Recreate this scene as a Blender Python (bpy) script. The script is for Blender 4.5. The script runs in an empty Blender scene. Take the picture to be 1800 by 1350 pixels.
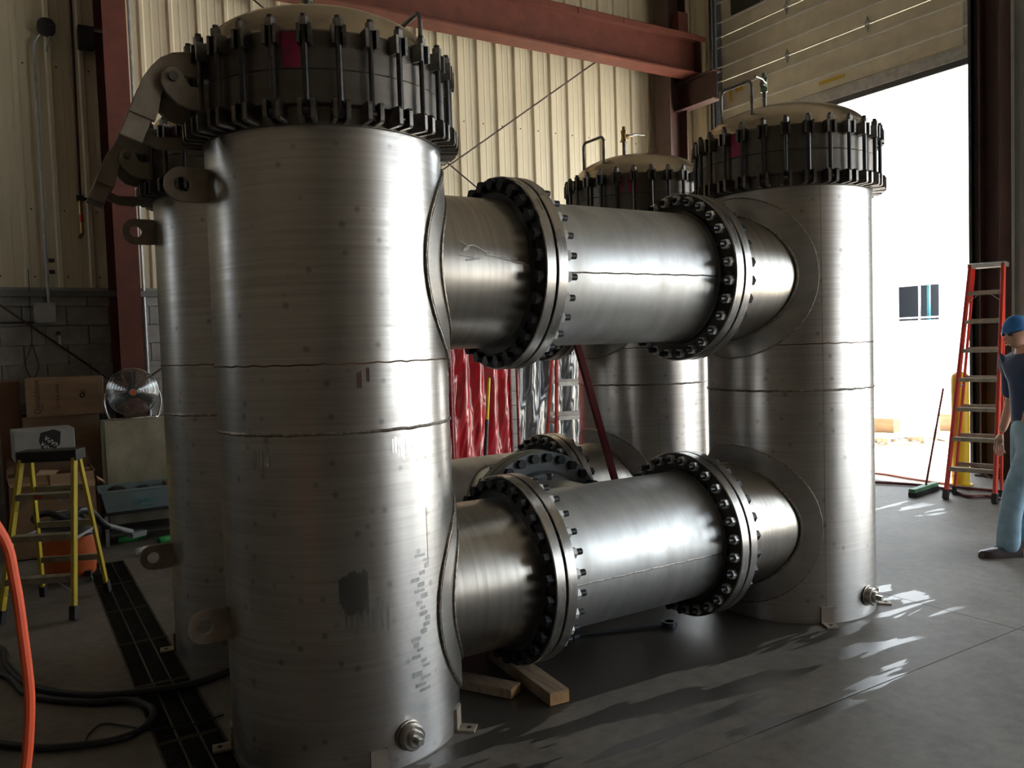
import bpy, bmesh, math, random
from mathutils import Vector, Matrix, noise
random.seed(7)
PI = math.pi
SC = bpy.context.scene
COL = SC.collection

# ------------------------------------------------------------------ camera
CAM = (-1.22, -3.4574, 1.67); YAW, PITCH, ROLL, FPX = .5529, -.0476, -.0327, 1431.7
cd = bpy.data.cameras.new('camera'); cam = bpy.data.objects.new('camera', cd); COL.objects.link(cam)
cd.sensor_fit = 'HORIZONTAL'; cd.sensor_width = 36; cd.lens = FPX / 1800 * 36; cd.clip_start = .05; cd.clip_end = 500
_f = Vector((math.sin(YAW) * math.cos(PITCH), math.cos(YAW) * math.cos(PITCH), math.sin(PITCH)))
_r = Vector((math.cos(YAW), -math.sin(YAW), 0)); _u = _r.cross(_f)
_r2 = _r * math.cos(ROLL) + _u * math.sin(ROLL); _u2 = -_r * math.sin(ROLL) + _u * math.cos(ROLL)
_m = Matrix((_r2, _u2, -_f)).transposed().to_4x4(); _m.translation = Vector(CAM); cam.matrix_world = _m
SC.camera = cam

# ------------------------------------------------------------------ daylight
w = bpy.data.worlds.new('world'); SC.world = w; w.use_nodes = True
bg = w.node_tree.nodes['Background']; bg.inputs[0].default_value = (.84, .93, 1, 1); bg.inputs[1].default_value = 9.5
sd = bpy.data.lights.new('sun', 'SUN'); sd.energy = 75; sd.angle = .009; sd.color = (1, .95, .86)
sun = bpy.data.objects.new('sun', sd); COL.objects.link(sun)
sun.rotation_euler = Vector((.27, .10, .955)).to_track_quat('Z', 'Y').to_euler()

def portal(name, loc, rot, sx, sy):
    l = bpy.data.lights.new(name, 'AREA'); l.shape = 'RECTANGLE'; l.size = sx; l.size_y = sy
    l.cycles.is_portal = True
    o = bpy.data.objects.new(name, l); COL.objects.link(o); o.location = loc; o.rotation_euler = rot
# sampling guides for the sky seen through each opening (they emit nothing)
portal('door_portal', (8.62, 3.85, 2.43), (0, PI / 2, 0), 4.9, 4.1)
portal('bay_portal', (8.62, -3.9, 2.4), (0, PI / 2, 0), 4.9, 5.8)
portal('side_portal', (-7.3, 5.75, 3.9), (0, -PI / 2, 0), 2.6, .9)
portal('front_portal', (7.2, -12.3, 1.9), (PI / 2, 0, 0), .9, 3.9)
portal('third_portal', (8.62, -9.8, 2.4), (0, PI / 2, 0), 4.9, 3.6)

SC.view_settings.view_transform = 'Standard'; SC.view_settings.look = 'None'
SC.view_settings.exposure = -0.62; SC.view_settings.gamma = 1; SC.view_settings.use_curve_mapping = False

# ------------------------------------------------------------------ materials
def N(nt, t, **k):
    n = nt.nodes.new(t)
    for a, v in k.items(): setattr(n, a, v)
    return n
def mat(name, col, rough=.6, metal=0., noise_scale=None, amt=.25, col2=None, bump=0., stretch=(1, 1, 1), detail=6, aniso=0., emit=None, trans=0., coat=0., rough_amt=0., ior=None, bump_scale=None, contrast=(.35, .65), spec=None):
    m = bpy.data.materials.new(name); m.use_nodes = True; nt = m.node_tree; b = nt.nodes['Principled BSDF']
    b.inputs['Base Color'].default_value = (*col, 1); b.inputs['Roughness'].default_value = rough; b.inputs['Metallic'].default_value = metal
    if spec is not None: b.inputs['Specular IOR Level'].default_value = spec
    if trans: b.inputs['Transmission Weight'].default_value = trans
    if ior: b.inputs['IOR'].default_value = ior
    if coat: b.inputs['Coat Weight'].default_value = coat; b.inputs['Coat Roughness'].default_value = .1
    if emit: b.inputs['Emission Color'].default_value = (*emit[:3], 1); b.inputs['Emission Strength'].default_value = emit[3]
    if aniso:
        b.inputs['Anisotropic'].default_value = aniso
        t = N(nt, 'ShaderNodeTangent', direction_type='RADIAL', axis='Z'); nt.links.new(t.outputs[0], b.inputs['Tangent'])
    if noise_scale:
        tc = N(nt, 'ShaderNodeTexCoord'); mp = N(nt, 'ShaderNodeMapping'); mp.inputs['Scale'].default_value = stretch
        nz = N(nt, 'ShaderNodeTexNoise'); nz.inputs['Scale'].default_value = noise_scale; nz.inputs['Detail'].default_value = detail; nz.inputs['Roughness'].default_value = .6
        nt.links.new(tc.outputs['Object'], mp.inputs[0]); nt.links.new(mp.outputs[0], nz.inputs['Vector'])
        cr = N(nt, 'ShaderNodeValToRGB'); c2 = col2 or tuple(c * (1 - amt) for c in col)
        cr.color_ramp.elements[0].position = contrast[0]; cr.color_ramp.elements[1].position = contrast[1]
        cr.color_ramp.elements[0].color = (*c2, 1); cr.color_ramp.elements[1].color = (*col, 1)
        nt.links.new(nz.outputs['Fac'], cr.inputs[0]); nt.links.new(cr.outputs[0], b.inputs['Base Color'])
        if rough_amt:
            mr = N(nt, 'ShaderNodeMapRange'); mr.inputs[1].default_value = .3; mr.inputs[2].default_value = .7
            mr.inputs[3].default_value = max(0.02, rough - rough_amt); mr.inputs[4].default_value = rough + rough_amt
            nt.links.new(nz.outputs['Fac'], mr.inputs[0]); nt.links.new(mr.outputs[0], b.inputs['Roughness'])
        if bump:
            bp = N(nt, 'ShaderNodeBump'); bp.inputs['Strength'].default_value = bump; bp.inputs['Distance'].default_value = .004
            src = nz
            if bump_scale:
                src = N(nt, 'ShaderNodeTexNoise'); src.inputs['Scale'].default_value = bump_scale; src.inputs['Detail'].default_value = 3
                nt.links.new(mp.outputs[0], src.inputs['Vector'])
            nt.links.new(src.outputs['Fac'], bp.inputs['Height']); nt.links.new(bp.outputs[0], b.inputs['Normal'])
    return m

def steel(name, col, rough, bands=(1.3, 1.3, 70), blot=2.2, aniso=.55, spots=True, seed=0., tint=(.75, .70, .63)):
    """brushed stainless plate: fine mill bands, soft blotches and darker finger spots"""
    m = bpy.data.materials.new(name); m.use_nodes = True; nt = m.node_tree; b = nt.nodes['Principled BSDF']; L = nt.links.new
    b.inputs['Metallic'].default_value = 1.
    tc = N(nt, 'ShaderNodeTexCoord'); mp = N(nt, 'ShaderNodeMapping'); mp.inputs['Scale'].default_value = bands; mp.inputs['Location'].default_value = (seed, seed * .7, seed * 1.3)
    L(tc.outputs['Object'], mp.inputs[0])
    n1 = N(nt, 'ShaderNodeTexNoise'); n1.inputs['Scale'].default_value = 1.; n1.inputs['Detail'].default_value = 5; n1.inputs['Roughness'].default_value = .65; L(mp.outputs[0], n1.inputs['Vector'])
    n2 = N(nt, 'ShaderNodeTexNoise'); n2.inputs['Scale'].default_value = blot; n2.inputs['Detail'].default_value = 5; L(tc.outputs['Object'], n2.inputs['Vector'])
    add = N(nt, 'ShaderNodeMath', operation='ADD'); L(n1.outputs['Fac'], add.inputs[0]); L(n2.outputs['Fac'], add.inputs[1])
    cr = N(nt, 'ShaderNodeValToRGB'); e = cr.color_ramp.elements
    e[0].position = .70 / 2; e[1].position = 1.30 / 2
    e[0].color = (col[0] * .66, col[1] * .64, col[2] * .62, 1); e[1].color = (*col, 1)
    h = N(nt, 'ShaderNodeMath', operation='MULTIPLY'); h.inputs[1].default_value = .5; L(add.outputs[0], h.inputs[0]); L(h.outputs[0], cr.inputs[0])
    outc = cr.outputs[0]
    if spots:
        v = N(nt, 'ShaderNodeTexVoronoi'); v.inputs['Scale'].default_value = 15; v.inputs['Randomness'].default_value = 1; L(tc.outputs['Object'], v.inputs['Vector'])
        s = N(nt, 'ShaderNodeMapRange'); s.inputs[1].default_value = .10; s.inputs[2].default_value = .26; s.inputs[3].default_value = .62; s.inputs[4].default_value = 1.
        sc_ = N(nt, 'ShaderNodeSeparateColor'); L(v.outputs['Color'], sc_.inputs[0]); th_ = N(nt, 'ShaderNodeMath', operation='GREATER_THAN'); th_.inputs[1].default_value = .42; L(sc_.outputs[0], th_.inputs[0])
        ad_ = N(nt, 'ShaderNodeMath', operation='ADD'); L(v.outputs['Distance'], ad_.inputs[0]); L(th_.outputs[0], ad_.inputs[1]); L(ad_.outputs[0], s.inputs[0])
        mx = N(nt, 'ShaderNodeMixRGB', blend_type='MULTIPLY'); mx.inputs[0].default_value = 1.; L(outc, mx.inputs[1]); L(s.outputs[0], mx.inputs[2]); outc = mx.outputs[0]
    L(outc, b.inputs['Base Color'])
    mr = N(nt, 'ShaderNodeMapRange'); mr.inputs[1].default_value = .6; mr.inputs[2].default_value = 1.4; mr.inputs[3].default_value = rough + .10; mr.inputs[4].default_value = rough - .08
    L(add.outputs[0], mr.inputs[0]); L(mr.outputs[0], b.inputs['Roughness'])
    if aniso:
        b.inputs['Anisotropic'].default_value = aniso; b.inputs['Anisotropic Rotation'].default_value = .25
        t = N(nt, 'ShaderNodeTangent', direction_type='RADIAL', axis='Z' if bands[2] > bands[0] else 'X'); L(t.outputs[0], b.inputs['Tangent'])
    bp = N(nt, 'ShaderNodeBump'); bp.inputs['Strength'].default_value = .10; bp.inputs['Distance'].default_value = .003; L(n1.outputs['Fac'], bp.inputs['Height']); L(bp.outputs[0], b.inputs['Normal'])
    return m

M = {}
M['shell'] = steel('brushed stainless shell', (.70, .685, .67), .35)
M['pipe'] = steel('brushed stainless pipe', (.66, .63, .58), .34, bands=(40, 1.5, 1.5), spots=False, seed=3.)
M['spool'] = steel('blasted grey pipe', (.74, .755, .76), .46, bands=(9, 2, 2), blot=4, aniso=0, spots=False, seed=8.)
M['pad'] = steel('ground stainless pad', (.56, .55, .53), .38, bands=(3, 3, 9), blot=5, aniso=0, spots=False, seed=5.)
M['flange'] = steel('machined flange', (.66, .64, .61), .27, bands=(60, 2, 2), blot=3, aniso=0, spots=False)
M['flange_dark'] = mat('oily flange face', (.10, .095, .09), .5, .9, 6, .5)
M['grey_flange'] = mat('grey coated flange', (.20, .215, .22), .55, .3, 8, .2)
M['ring'] = mat('dark closure forging', (.19, .172, .15), .42, .9, 7, .35, None, .05, (1, 1, 2.5), rough_amt=.06, contrast=(.2, .8))
M['dome'] = mat('domed head steel', (.66, .56, .42), .25, 1., 4, .12, None, 0, (1, 1, 14), rough_amt=.02, contrast=(.2, .8))
M['lug'] = mat('oiled lug steel', (.27, .25, .23), .36, 1., 20, .45, rough_amt=.1)
M['rod'] = mat('black oiled rod', (.10, .098, .095), .30, .9, 40, .3)
M['nut'] = mat('zinc nut', (.80, .80, .78), .38, .55, 30, .15)
M['bolt'] = mat('black bolt', (.025, .025, .027), .42, .5)
M['arm'] = mat('hot rolled plate', (.36, .30, .235), .6, .15, 9, .4, (.23, .19, .145), .1)
M['weld'] = mat('weld bead', (.50, .47, .43), .38, 1., 60, .6, (.2, .16, .12), .5)
M['heat'] = mat('heat tinted seam', (.30, .20, .13), .5, .8, 9, .8, (.05, .028, .02), .2)
M['rust'] = mat('rust mark', (.10, .045, .028), .7, .3, 30, .5)
M['wetmark'] = mat('damp mark', (.27, .26, .24), .40, 1., 14, .25)
M['dripmark'] = mat('dried drip', (.40, .39, .37), .40, 1., 14, .2)
M['pink'] = mat('magenta marking paint', (.42, .035, .115), .5, .2, 12, .6, (.16, .05, .06))
M['chalk'] = mat('chalk line', (.8, .79, .76), .9)
M['brass'] = mat('brass valve', (.45, .30, .12), .35, 1., 15, .4)
M['bronze'] = mat('green bronze valve', (.16, .19, .13), .45, .9, 15, .4)
M['chrome'] = mat('bright lever', (.75, .75, .75), .2, 1.)
M['gasket'] = mat('gasket', (.012, .012, .012), .8)
M['primer'] = mat('red oxide primer', (.125, .029, .016), .62, 0, 5, .35, None, .05)
M['primer_dark'] = mat('brown oxide primer', (.065, .028, .022), .6, 0, 5, .35)
M['dark_steel'] = mat('dark painted steel', (.035, .032, .032), .55, .2, 7, .3)
M['siding'] = mat('cream siding', (.74, .66, .48), .5, 0, 3, .12, None, 0, (1, 1, .25))
M['siding_grey'] = mat('grey siding', (.42, .42, .41), .55, 0, 3, .12)
M['screw'] = mat('screw head', (.05, .045, .04), .5, .5)
M['block'] = mat('concrete block', (.36, .345, .315), .92, 0, 9, .25, None, .4, bump_scale=70)
M['mortar'] = mat('mortar', (.33, .32, .30), .95, 0, 20, .2)
M['ledge'] = mat('grey flashing', (.17, .175, .17), .6, .1, 6, .2)
M['jbox'] = mat('grey box enamel', (.42, .43, .42), .55, .1, 6, .15)
M['ceil'] = mat('dark roof deck', (.13, .115, .09), .9)
M['inner_wall'] = mat('dingy wall panel', (.13, .105, .075), .8, 0, 2, .12)
M['door_panel'] = mat('cream door section', (.72, .66, .52), .5, 0, 4, .15)
M['door_rib'] = mat('white door rib', (.70, .68, .63), .4, 0, 6, .15)
M['galv'] = mat('galvanised steel', (.45, .46, .47), .45, .8, 12, .3)
M['rubber'] = mat('black rubber', (.018, .018, .02), .55, 0, 20, .3)
M['glass_dark'] = mat('smoked door pane', (.05, .05, .045), .15)
M['yellow_sticker'] = mat('yellow sticker', (.55, .36, .03), .5)
M['black_ink'] = mat('black ink', (.02, .018, .016), .8)
M['white_lbl'] = mat('white label', (.65, .64, .62), .7)
M['red_lbl'] = mat('red label', (.45, .04, .03), .6)
M['board'] = mat('corrugated board', (.285, .175, .095), .85, 0, 4, .22, None, .1, (1, 1, 4))
M['board2'] = mat('pale corrugated board', (.36, .235, .14), .85, 0, 4, .22, None, .1, (1, 1, 4))
M['board_dark'] = mat('brown corrugated board', (.19, .10, .055), .85, 0, 4, .22)
M['grey_carton'] = mat('grey printed carton', (.36, .355, .32), .7, 0, 5, .18)
M['crate'] = mat('stained plywood', (.40, .37, .27), .8, 0, 4, .45, (.24, .21, .14), .1, (1, 1, .6))
M['tote'] = mat('blue grey plastic', (.20, .265, .275), .5, 0, 9, .2)
M['teal_ink'] = mat('teal scrawl', (.05, .30, .30), .7)
M['orange_plastic'] = mat('orange plastic', (.62, .13, .035), .45, 0, 8, .2)
M['black_plastic'] = mat('black plastic', (.022, .023, .026), .45)
M['grey_plastic'] = mat('grey plastic', (.16, .175, .19), .5)
M['fibre_yellow'] = mat('yellow fibreglass', (.60, .45, .02), .45, 0, 8, .2)
M['fibre_red'] = mat('red fibreglass', (.62, .05, .03), .4, 0, 8, .15)
M['alu'] = mat('aluminium step', (.55, .54, .50), .42, .85, 20, .25)
M['alu_dirty'] = mat('dusty aluminium step', (.42, .385, .30), .6, .4, 14, .35)
M['wood'] = mat('sawn lumber', (.30, .215, .135), .8, 0, 6, .45, (.16, .11, .07), .2, (12, 1, 1))
M['wood_end'] = mat('lumber end grain', (.42, .24, .10), .8, 0, 30, .3)
M['hose_orange'] = mat('orange hose', (.75, .10, .035), .45)
M['hose_black'] = mat('black hose', (.008, .009, .013), .5)
M['hose_red'] = mat('dull red hose', (.14, .035, .03), .55)
M['wrench'] = mat('wrench steel', (.09, .10, .115), .4, .9)
M['red_vinyl'] = mat('red vinyl', (.50, .012, .022), .16, 0, 6, .4, None, .5, (1, 1, .6), spec=.8)
M['black_vinyl'] = mat('dark clear vinyl', (.08, .085, .088), .15, 0, 6, .4, None, .5, (1, 1, .6), spec=.8)
M['pink_post'] = mat('worn red post', (.33, .10, .10), .4, .3, 18, .6, (.18, .02, .025))
M['dkred_bar'] = mat('dark red bar', (.20, .018, .025), .4, .1)
M['yellow_paint'] = mat('yellow paint', (.80, .52, .01), .5, 0, 6, .12)
M['ext_ground'] = mat('sunlit yard concrete', (.62, .60, .56), .9, 0, 1.2, .15)
M['ext_wall'] = mat('white yard building', (.80, .80, .79), .8, 0, .6, .06)
M['ext_dark'] = mat('building interior', (.16, .18, .21), .8)
M['ext_teal'] = mat('teal post', (.02, .16, .19), .6)
M['lamp_glow'] = mat('bay lamp glow', (.9, .9, .9), .5, emit=(1, .97, .9, 6))
M['rail'] = mat('white railing', (.85, .85, .85), .5)
M['pallet'] = mat('weathered pallet wood', (.48, .40, .30), .85, 0, 8, .3)
M['skin'] = mat('skin', (.52, .29, .20), .55)
M['jeans'] = mat('faded denim', (.32, .48, .58), .85, 0, 9, .3, (.20, .33, .42), .2)
M['shirt'] = mat('navy shirt', (.030, .055, .12), .8, 0, 7, .3)
M['blue_cap'] = mat('blue cap', (.02, .16, .42), .7, 0, 9, .25)
M['shoe'] = mat('dark leather', (.035, .018, .015), .4)
M['dark_glass'] = mat('dark lens', (.01, .01, .012), .1)
M['grn_glass'] = mat('green bottle plastic', (.02, .22, .05), .15, spec=.8)
M['clr_glass'] = mat('clear bottle plastic', (.55, .58, .6), .1, spec=.8)
M['broom_green'] = mat('green broom block', (.10, .26, .15), .6)
M['silver_wire'] = mat('fan guard wire', (.55, .56, .56), .22, 1.)
M['grate'] = mat('drain grate steel', (.045, .042, .04), .6, .6, 12, .5)
M['grate_rod'] = mat('worn grate rod', (.10, .082, .055), .5, .7, 12, .5)

def floor_material():
    m = bpy.data.materials.new('damp concrete floor'); m.use_nodes = True; nt = m.node_tree; b = nt.nodes['Principled BSDF']; L = nt.links.new
    tc = N(nt, 'ShaderNodeTexCoord')
    n1 = N(nt, 'ShaderNodeTexNoise'); n1.inputs['Scale'].default_value = 1.6; n1.inputs['Detail'].default_value = 8; n1.inputs['Roughness'].default_value = .65; L(tc.outputs['Object'], n1.inputs['Vector'])
    cr = N(nt, 'ShaderNodeValToRGB'); cr.color_ramp.elements[0].position = .36; cr.color_ramp.elements[1].position = .64
    cr.color_ramp.elements[0].color = (.085, .072, .058, 1); cr.color_ramp.elements[1].color = (.190, .170, .143, 1); n5 = N(nt, 'ShaderNodeTexNoise'); n5.inputs['Scale'].default_value = 14; n5.inputs['Detail'].default_value = 7; n5.inputs['Roughness'].default_value = .7; L(tc.outputs['Object'], n5.inputs['Vector'])
    mz = N(nt, 'ShaderNodeMixRGB'); mz.inputs[0].default_value = .42; L(n1.outputs['Fac'], mz.inputs[1]); L(n5.outputs['Fac'], mz.inputs[2]); L(mz.outputs[0], cr.inputs[0])
    # wet film: streaks that follow the run-off beside the near pipe, plus a broad damp area under it
    sep = N(nt, 'ShaderNodeSeparateXYZ'); L(tc.outputs['Object'], sep.inputs[0])
    mp = N(nt, 'ShaderNodeMapping'); mp.inputs['Scale'].default_value = (1.0, 6.5, 1); mp.inputs['Rotation'].default_value = (0, 0, -.10); L(tc.outputs['Object'], mp.inputs[0])
    n2 = N(nt, 'ShaderNodeTexNoise'); n2.inputs['Scale'].default_value = 1.; n2.inputs['Detail'].default_value = 3; n2.inputs['Distortion'].default_value = .4; L(mp.outputs[0], n2.inputs['Vector'])
    def mr(src, a, b_, c, d):
        r = N(nt, 'ShaderNodeMapRange'); r.interpolation_type = 'SMOOTHSTEP'
        for i, v in enumerate((a, b_, c, d)): r.inputs[i + 1].default_value = v
        L(src, r.inputs[0]); return r.outputs[0]
    def mt(op, a, b_):
        r = N(nt, 'ShaderNodeMath', operation=op)
        for i, v in enumerate((a, b_)):
            if isinstance(v, (int, float)): r.inputs[i].default_value = v
            else: L(v, r.inputs[i])
        return r.outputs[0]
    X, Y = sep.outputs[0], sep.outputs[1]
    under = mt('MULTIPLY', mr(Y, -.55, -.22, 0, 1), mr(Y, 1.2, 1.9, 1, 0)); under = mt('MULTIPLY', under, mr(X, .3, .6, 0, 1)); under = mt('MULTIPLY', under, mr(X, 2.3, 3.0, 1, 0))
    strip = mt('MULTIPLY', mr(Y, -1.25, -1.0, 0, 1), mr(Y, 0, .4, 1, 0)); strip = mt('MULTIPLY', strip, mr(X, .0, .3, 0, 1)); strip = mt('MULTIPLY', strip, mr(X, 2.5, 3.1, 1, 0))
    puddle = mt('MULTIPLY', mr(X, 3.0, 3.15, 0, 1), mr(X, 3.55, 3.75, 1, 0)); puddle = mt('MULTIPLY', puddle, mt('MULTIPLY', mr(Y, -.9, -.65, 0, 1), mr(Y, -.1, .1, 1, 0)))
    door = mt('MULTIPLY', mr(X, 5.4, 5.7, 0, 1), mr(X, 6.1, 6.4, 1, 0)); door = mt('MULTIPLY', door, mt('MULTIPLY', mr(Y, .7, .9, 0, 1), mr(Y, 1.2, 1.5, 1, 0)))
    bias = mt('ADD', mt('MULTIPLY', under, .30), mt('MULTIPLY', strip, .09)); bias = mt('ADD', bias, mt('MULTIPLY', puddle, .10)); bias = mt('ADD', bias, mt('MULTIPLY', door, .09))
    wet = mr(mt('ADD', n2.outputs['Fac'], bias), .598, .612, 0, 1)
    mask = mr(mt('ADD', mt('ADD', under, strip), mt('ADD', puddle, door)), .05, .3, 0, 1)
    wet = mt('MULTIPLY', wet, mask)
    mix = N(nt, 'ShaderNodeMixRGB'); L(wet, mix.inputs[0]); L(cr.outputs[0], mix.inputs[1]); mix.inputs[2].default_value = (.050, .043, .036, 1); L(mix.outputs[0], b.inputs['Base Color'])
    rr = N(nt, 'ShaderNodeMapRange'); L(wet, rr.inputs[0]); rr.inputs[3].default_value = .62; rr.inputs[4].default_value = .34; L(rr.outputs[0], b.inputs['Roughness'])
    n3 = N(nt, 'ShaderNodeTexNoise'); n3.inputs['Scale'].default_value = 90; n3.inputs['Detail'].default_value = 4; L(tc.outputs['Object'], n3.inputs['Vector'])
    bp = N(nt, 'ShaderNodeBump'); bp.inputs['Strength'].default_value = .16; bp.inputs['Distance'].default_value = .003; L(n3.outputs['Fac'], bp.inputs['Height']); L(bp.outputs[0], b.inputs['Normal'])
    return m
M['floor'] = floor_material()

# ------------------------------------------------------------------ mesh helpers
def frame_from(axis):
    a = Vector(axis).normalized(); t = Vector((0, 0, 1)) if abs(a.z) < .95 else Vector((1, 0, 0))
    u = t.cross(a).normalized(); v = a.cross(u); return a, u, v
class MB:
    def __init__(s): s.v = []; s.f = []
    def add(s, vs, fs):
        n = len(s.v); s.v += [tuple(p) for p in vs]; s.f += [tuple(i + n for i in f) for f in fs]; return s
    def box(s, c, d, rz=0., R=None):
        hx, hy, hz = d[0] / 2, d[1] / 2, d[2] / 2
        vs = [Vector((x, y, z)) for x in (-hx, hx) for y in (-hy, hy) for z in (-hz, hz)]
        R = R or Matrix.Rotation(rz, 3, 'Z'); c = Vector(c)
        return s.add([R @ p + c for p in vs], [(0, 1, 3, 2), (4, 6, 7, 5), (0, 4, 5, 1), (2, 3, 7, 6), (0, 2, 6, 4), (1, 5, 7, 3)])
    def bx(s, x0, x1, y0, y1, z0, z1): return s.box(((x0 + x1) / 2, (y0 + y1) / 2, (z0 + z1) / 2), (x1 - x0, y1 - y0, z1 - z0))
    def bar(s, p, q, wd, ht, up=(0, 0, 1)):
        p, q = Vector(p), Vector(q); a = (q - p); L = a.length; a.normalize(); up = Vector(up)
        u = a.cross(up)
        if u.length < 1e-4: u = a.cross(Vector((1, 0, 0)))
        u.normalize(); v = u.cross(a); R = Matrix((a, u, v)).transposed()
        return s.box((p + q) / 2, (L, wd, ht), R=R)
    def cyl(s, p, q, r, n=16, r2=None, caps=True, a0=0.):
        p, q = Vector(p), Vector(q); a, u, v = frame_from(q - p); r2 = r if r2 is None else r2
        vs = []
        for c, rr in ((p, r), (q, r2)):
            for i in range(n):
                t = a0 + 2 * PI * i / n; vs.append(c + (u * math.cos(t) + v * math.sin(t)) * rr)
        fs = [(i, (i + 1) % n, n + (i + 1) % n, n + i) for i in range(n)]
        if caps: fs += [tuple(range(n - 1, -1, -1)), tuple(range(n, 2 * n))]
        return s.add(vs, fs)
    def lathe(s, o, axis, prof, n=48, a0=0., a1=2 * PI):
        """prof: list of (radius, height along axis)"""
        o = Vector(o); a, u, v = frame_from(axis); full = abs(a1 - a0 - 2 * PI) < 1e-6; k = n if full else n + 1
        vs = []
        for r, h in prof:
            for i in range(k):
                t = a0 + (a1 - a0) * i / n; vs.append(o + a * h + (u * math.cos(t) + v * math.sin(t)) * r)
        fs = []
        for j in range(len(prof) - 1):
            for i in range(n):
                i2 = (i + 1) % k; fs.append((j * k + i, j * k + i2, (j + 1) * k + i2, (j + 1) * k + i))
        return s.add(vs, fs)
    def tube(s, pts, r, n=8, closed=False, caps=True):
        pts = [Vector(p) for p in pts]; m = len(pts); vs = []; fs = []; u = None
        for i, p in enumerate(pts):
            if closed: t = pts[(i + 1) % m] - pts[i - 1]
            else: t = pts[min(i + 1, m - 1)] - pts[max(i - 1, 0)]
            t.normalize()
            if u is None: _, u, _v = frame_from(t)
            u = (u - t * u.dot(t)).normalized(); v = t.cross(u)
            rr = r[i] if isinstance(r, (list, tuple)) else r
            for k in range(n):
                a = 2 * PI * k / n; vs.append(p + (u * math.cos(a) + v * math.sin(a)) * rr)
        for i in range(m if closed else m - 1):
            j = (i + 1) % m
            for k in range(n): fs.append((i * n + k, i * n + (k + 1) % n, j * n + (k + 1) % n, j * n + k))
        if caps and not closed: fs += [tuple(range(n - 1, -1, -1)), tuple(range((m - 1) * n, m * n))]
        return s.add(vs, fs)
    def prism(s, poly, o, u, v, w0, w1):
        """poly in (u,v) plane, extruded along u x v from w0 to w1"""
        o, u, v = Vector(o), Vector(u), Vector(v); nrm = u.cross(v).normalized(); n = len(poly)
        vs = [o + u * a + v * b + nrm * w for w in (w0, w1) for a, b in poly]
        fs = [tuple(range(n - 1, -1, -1)), tuple(range(n, 2 * n))] + [(i, (i + 1) % n, n + (i + 1) % n, n + i) for i in range(n)]
        return s.add(vs, fs)
    def ringplate(s, outer, inner, o, u, v, w0, w1):
        """plate with a hole; outer and inner loops have the same number of points"""
        o, u, v = Vector(o), Vector(u), Vector(v); nrm = u.cross(v).normalized(); n = len(outer)
        vs = [o + u * a + v * b + nrm * w for w in (w0, w1) for lp in (outer, inner) for a, b in lp]
        fs = []
        for i in range(n):
            j = (i + 1) % n
            fs += [(i, n + i, n + j, j), (2 * n + i, 2 * n + j, 3 * n + j, 3 * n + i), (i, j, 2 * n + j, 2 * n + i), (n + i, 3 * n + i, 3 * n + j, n + j)]
        return s.add(vs, fs)
    def mesh(s, name, smooth=35):
        me = bpy.data.meshes.new(name); me.from_pydata(s.v, [], s.f)
        bm = bmesh.new(); bm.from_mesh(me); bmesh.ops.recalc_face_normals(bm, faces=bm.faces); bm.to_mesh(me); bm.free()
        if smooth:
            me.polygons.foreach_set('use_smooth', [True] * len(me.polygons)); me.set_sharp_from_angle(angle=math.radians(smooth))
        return me
    def build(s, name, m, parent=None, loc=(0, 0, 0), rot=(0, 0, 0), smooth=35, bevel=0.):
        o = bpy.data.objects.new(name, s.mesh(name, smooth)); COL.objects.link(o)
        o.data.materials.append(M[m] if isinstance(m, str) else m); o.location = loc; o.rotation_euler = rot
        if parent: o.parent = parent
        if bevel:
            md = o.modifiers.new('bevel', 'BEVEL'); md.width = bevel; md.segments = 2; md.limit_method = 'ANGLE'; md.angle_limit = math.radians(40)
        return o
def tag(o, label=None, cat=None, group=None, kind=None):
    if label: o['label'] = label
    if cat: o['category'] = cat
    if group: o['group'] = group
    if kind: o['kind'] = kind
    return o
def thing(name, label, cat, loc=(0, 0, 0), rz=0., group=None):
    o = bpy.data.objects.new(name, None); COL.objects.link(o); o.empty_display_size = .1
    o.location = loc; o.rotation_euler = (0, 0, rz); return tag(o, label, cat, group)
def inst(name, mesh, parent=None, loc=(0, 0, 0), rot=(0, 0, 0), R=None):
    o = bpy.data.objects.new(name, mesh); COL.objects.link(o)
    if R is not None: mm = R.to_4x4(); mm.translation = Vector(loc); o.matrix_local = mm
    else: o.location = loc; o.rotation_euler = rot
    if parent: o.parent = parent
    return o
def shared(mb, name, m, smooth=35):
    me = mb.mesh(name, smooth); me.materials.append(M[m]); return me
def spline(pts, n=8, closed=False):
    P = [Vector(p) for p in pts]; out = []; m = len(P)
    for i in range(m if closed else m - 1):
        g = lambda k: P[k % m] if closed else P[max(0, min(m - 1, k))]
        a, b, c, d = g(i - 1), g(i), g(i + 1), g(i + 2)
        for k in range(n):
            t = k / n; out.append(.5 * ((2 * b) + (c - a) * t + (2 * a - 5 * b + 4 * c - d) * t * t + (3 * b - a - 3 * c + d) * t ** 3))
    if not closed: out.append(P[-1])
    return out
def circ(r, n=24, c=(0, 0), a0=0.): return [(c[0] + r * math.cos(a0 + 2 * PI * i / n), c[1] + r * math.sin(a0 + 2 * PI * i / n)) for i in range(n)]
_dg = None
def text_mesh(body, size, m, thick=.0008, align='CENTER'):
    c = bpy.data.curves.new('lettering', 'FONT'); c.body = body; c.size = size; c.extrude = thick; c.align_x = align; c.align_y = 'CENTER'; c.resolution_u = 3
    o = bpy.data.objects.new('lettering', c); COL.objects.link(o)
    me = bpy.data.meshes.new_from_object(o.evaluated_get(bpy.context.evaluated_depsgraph_get()))
    bpy.data.objects.remove(o); me.materials.append(M[m]); return me

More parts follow.
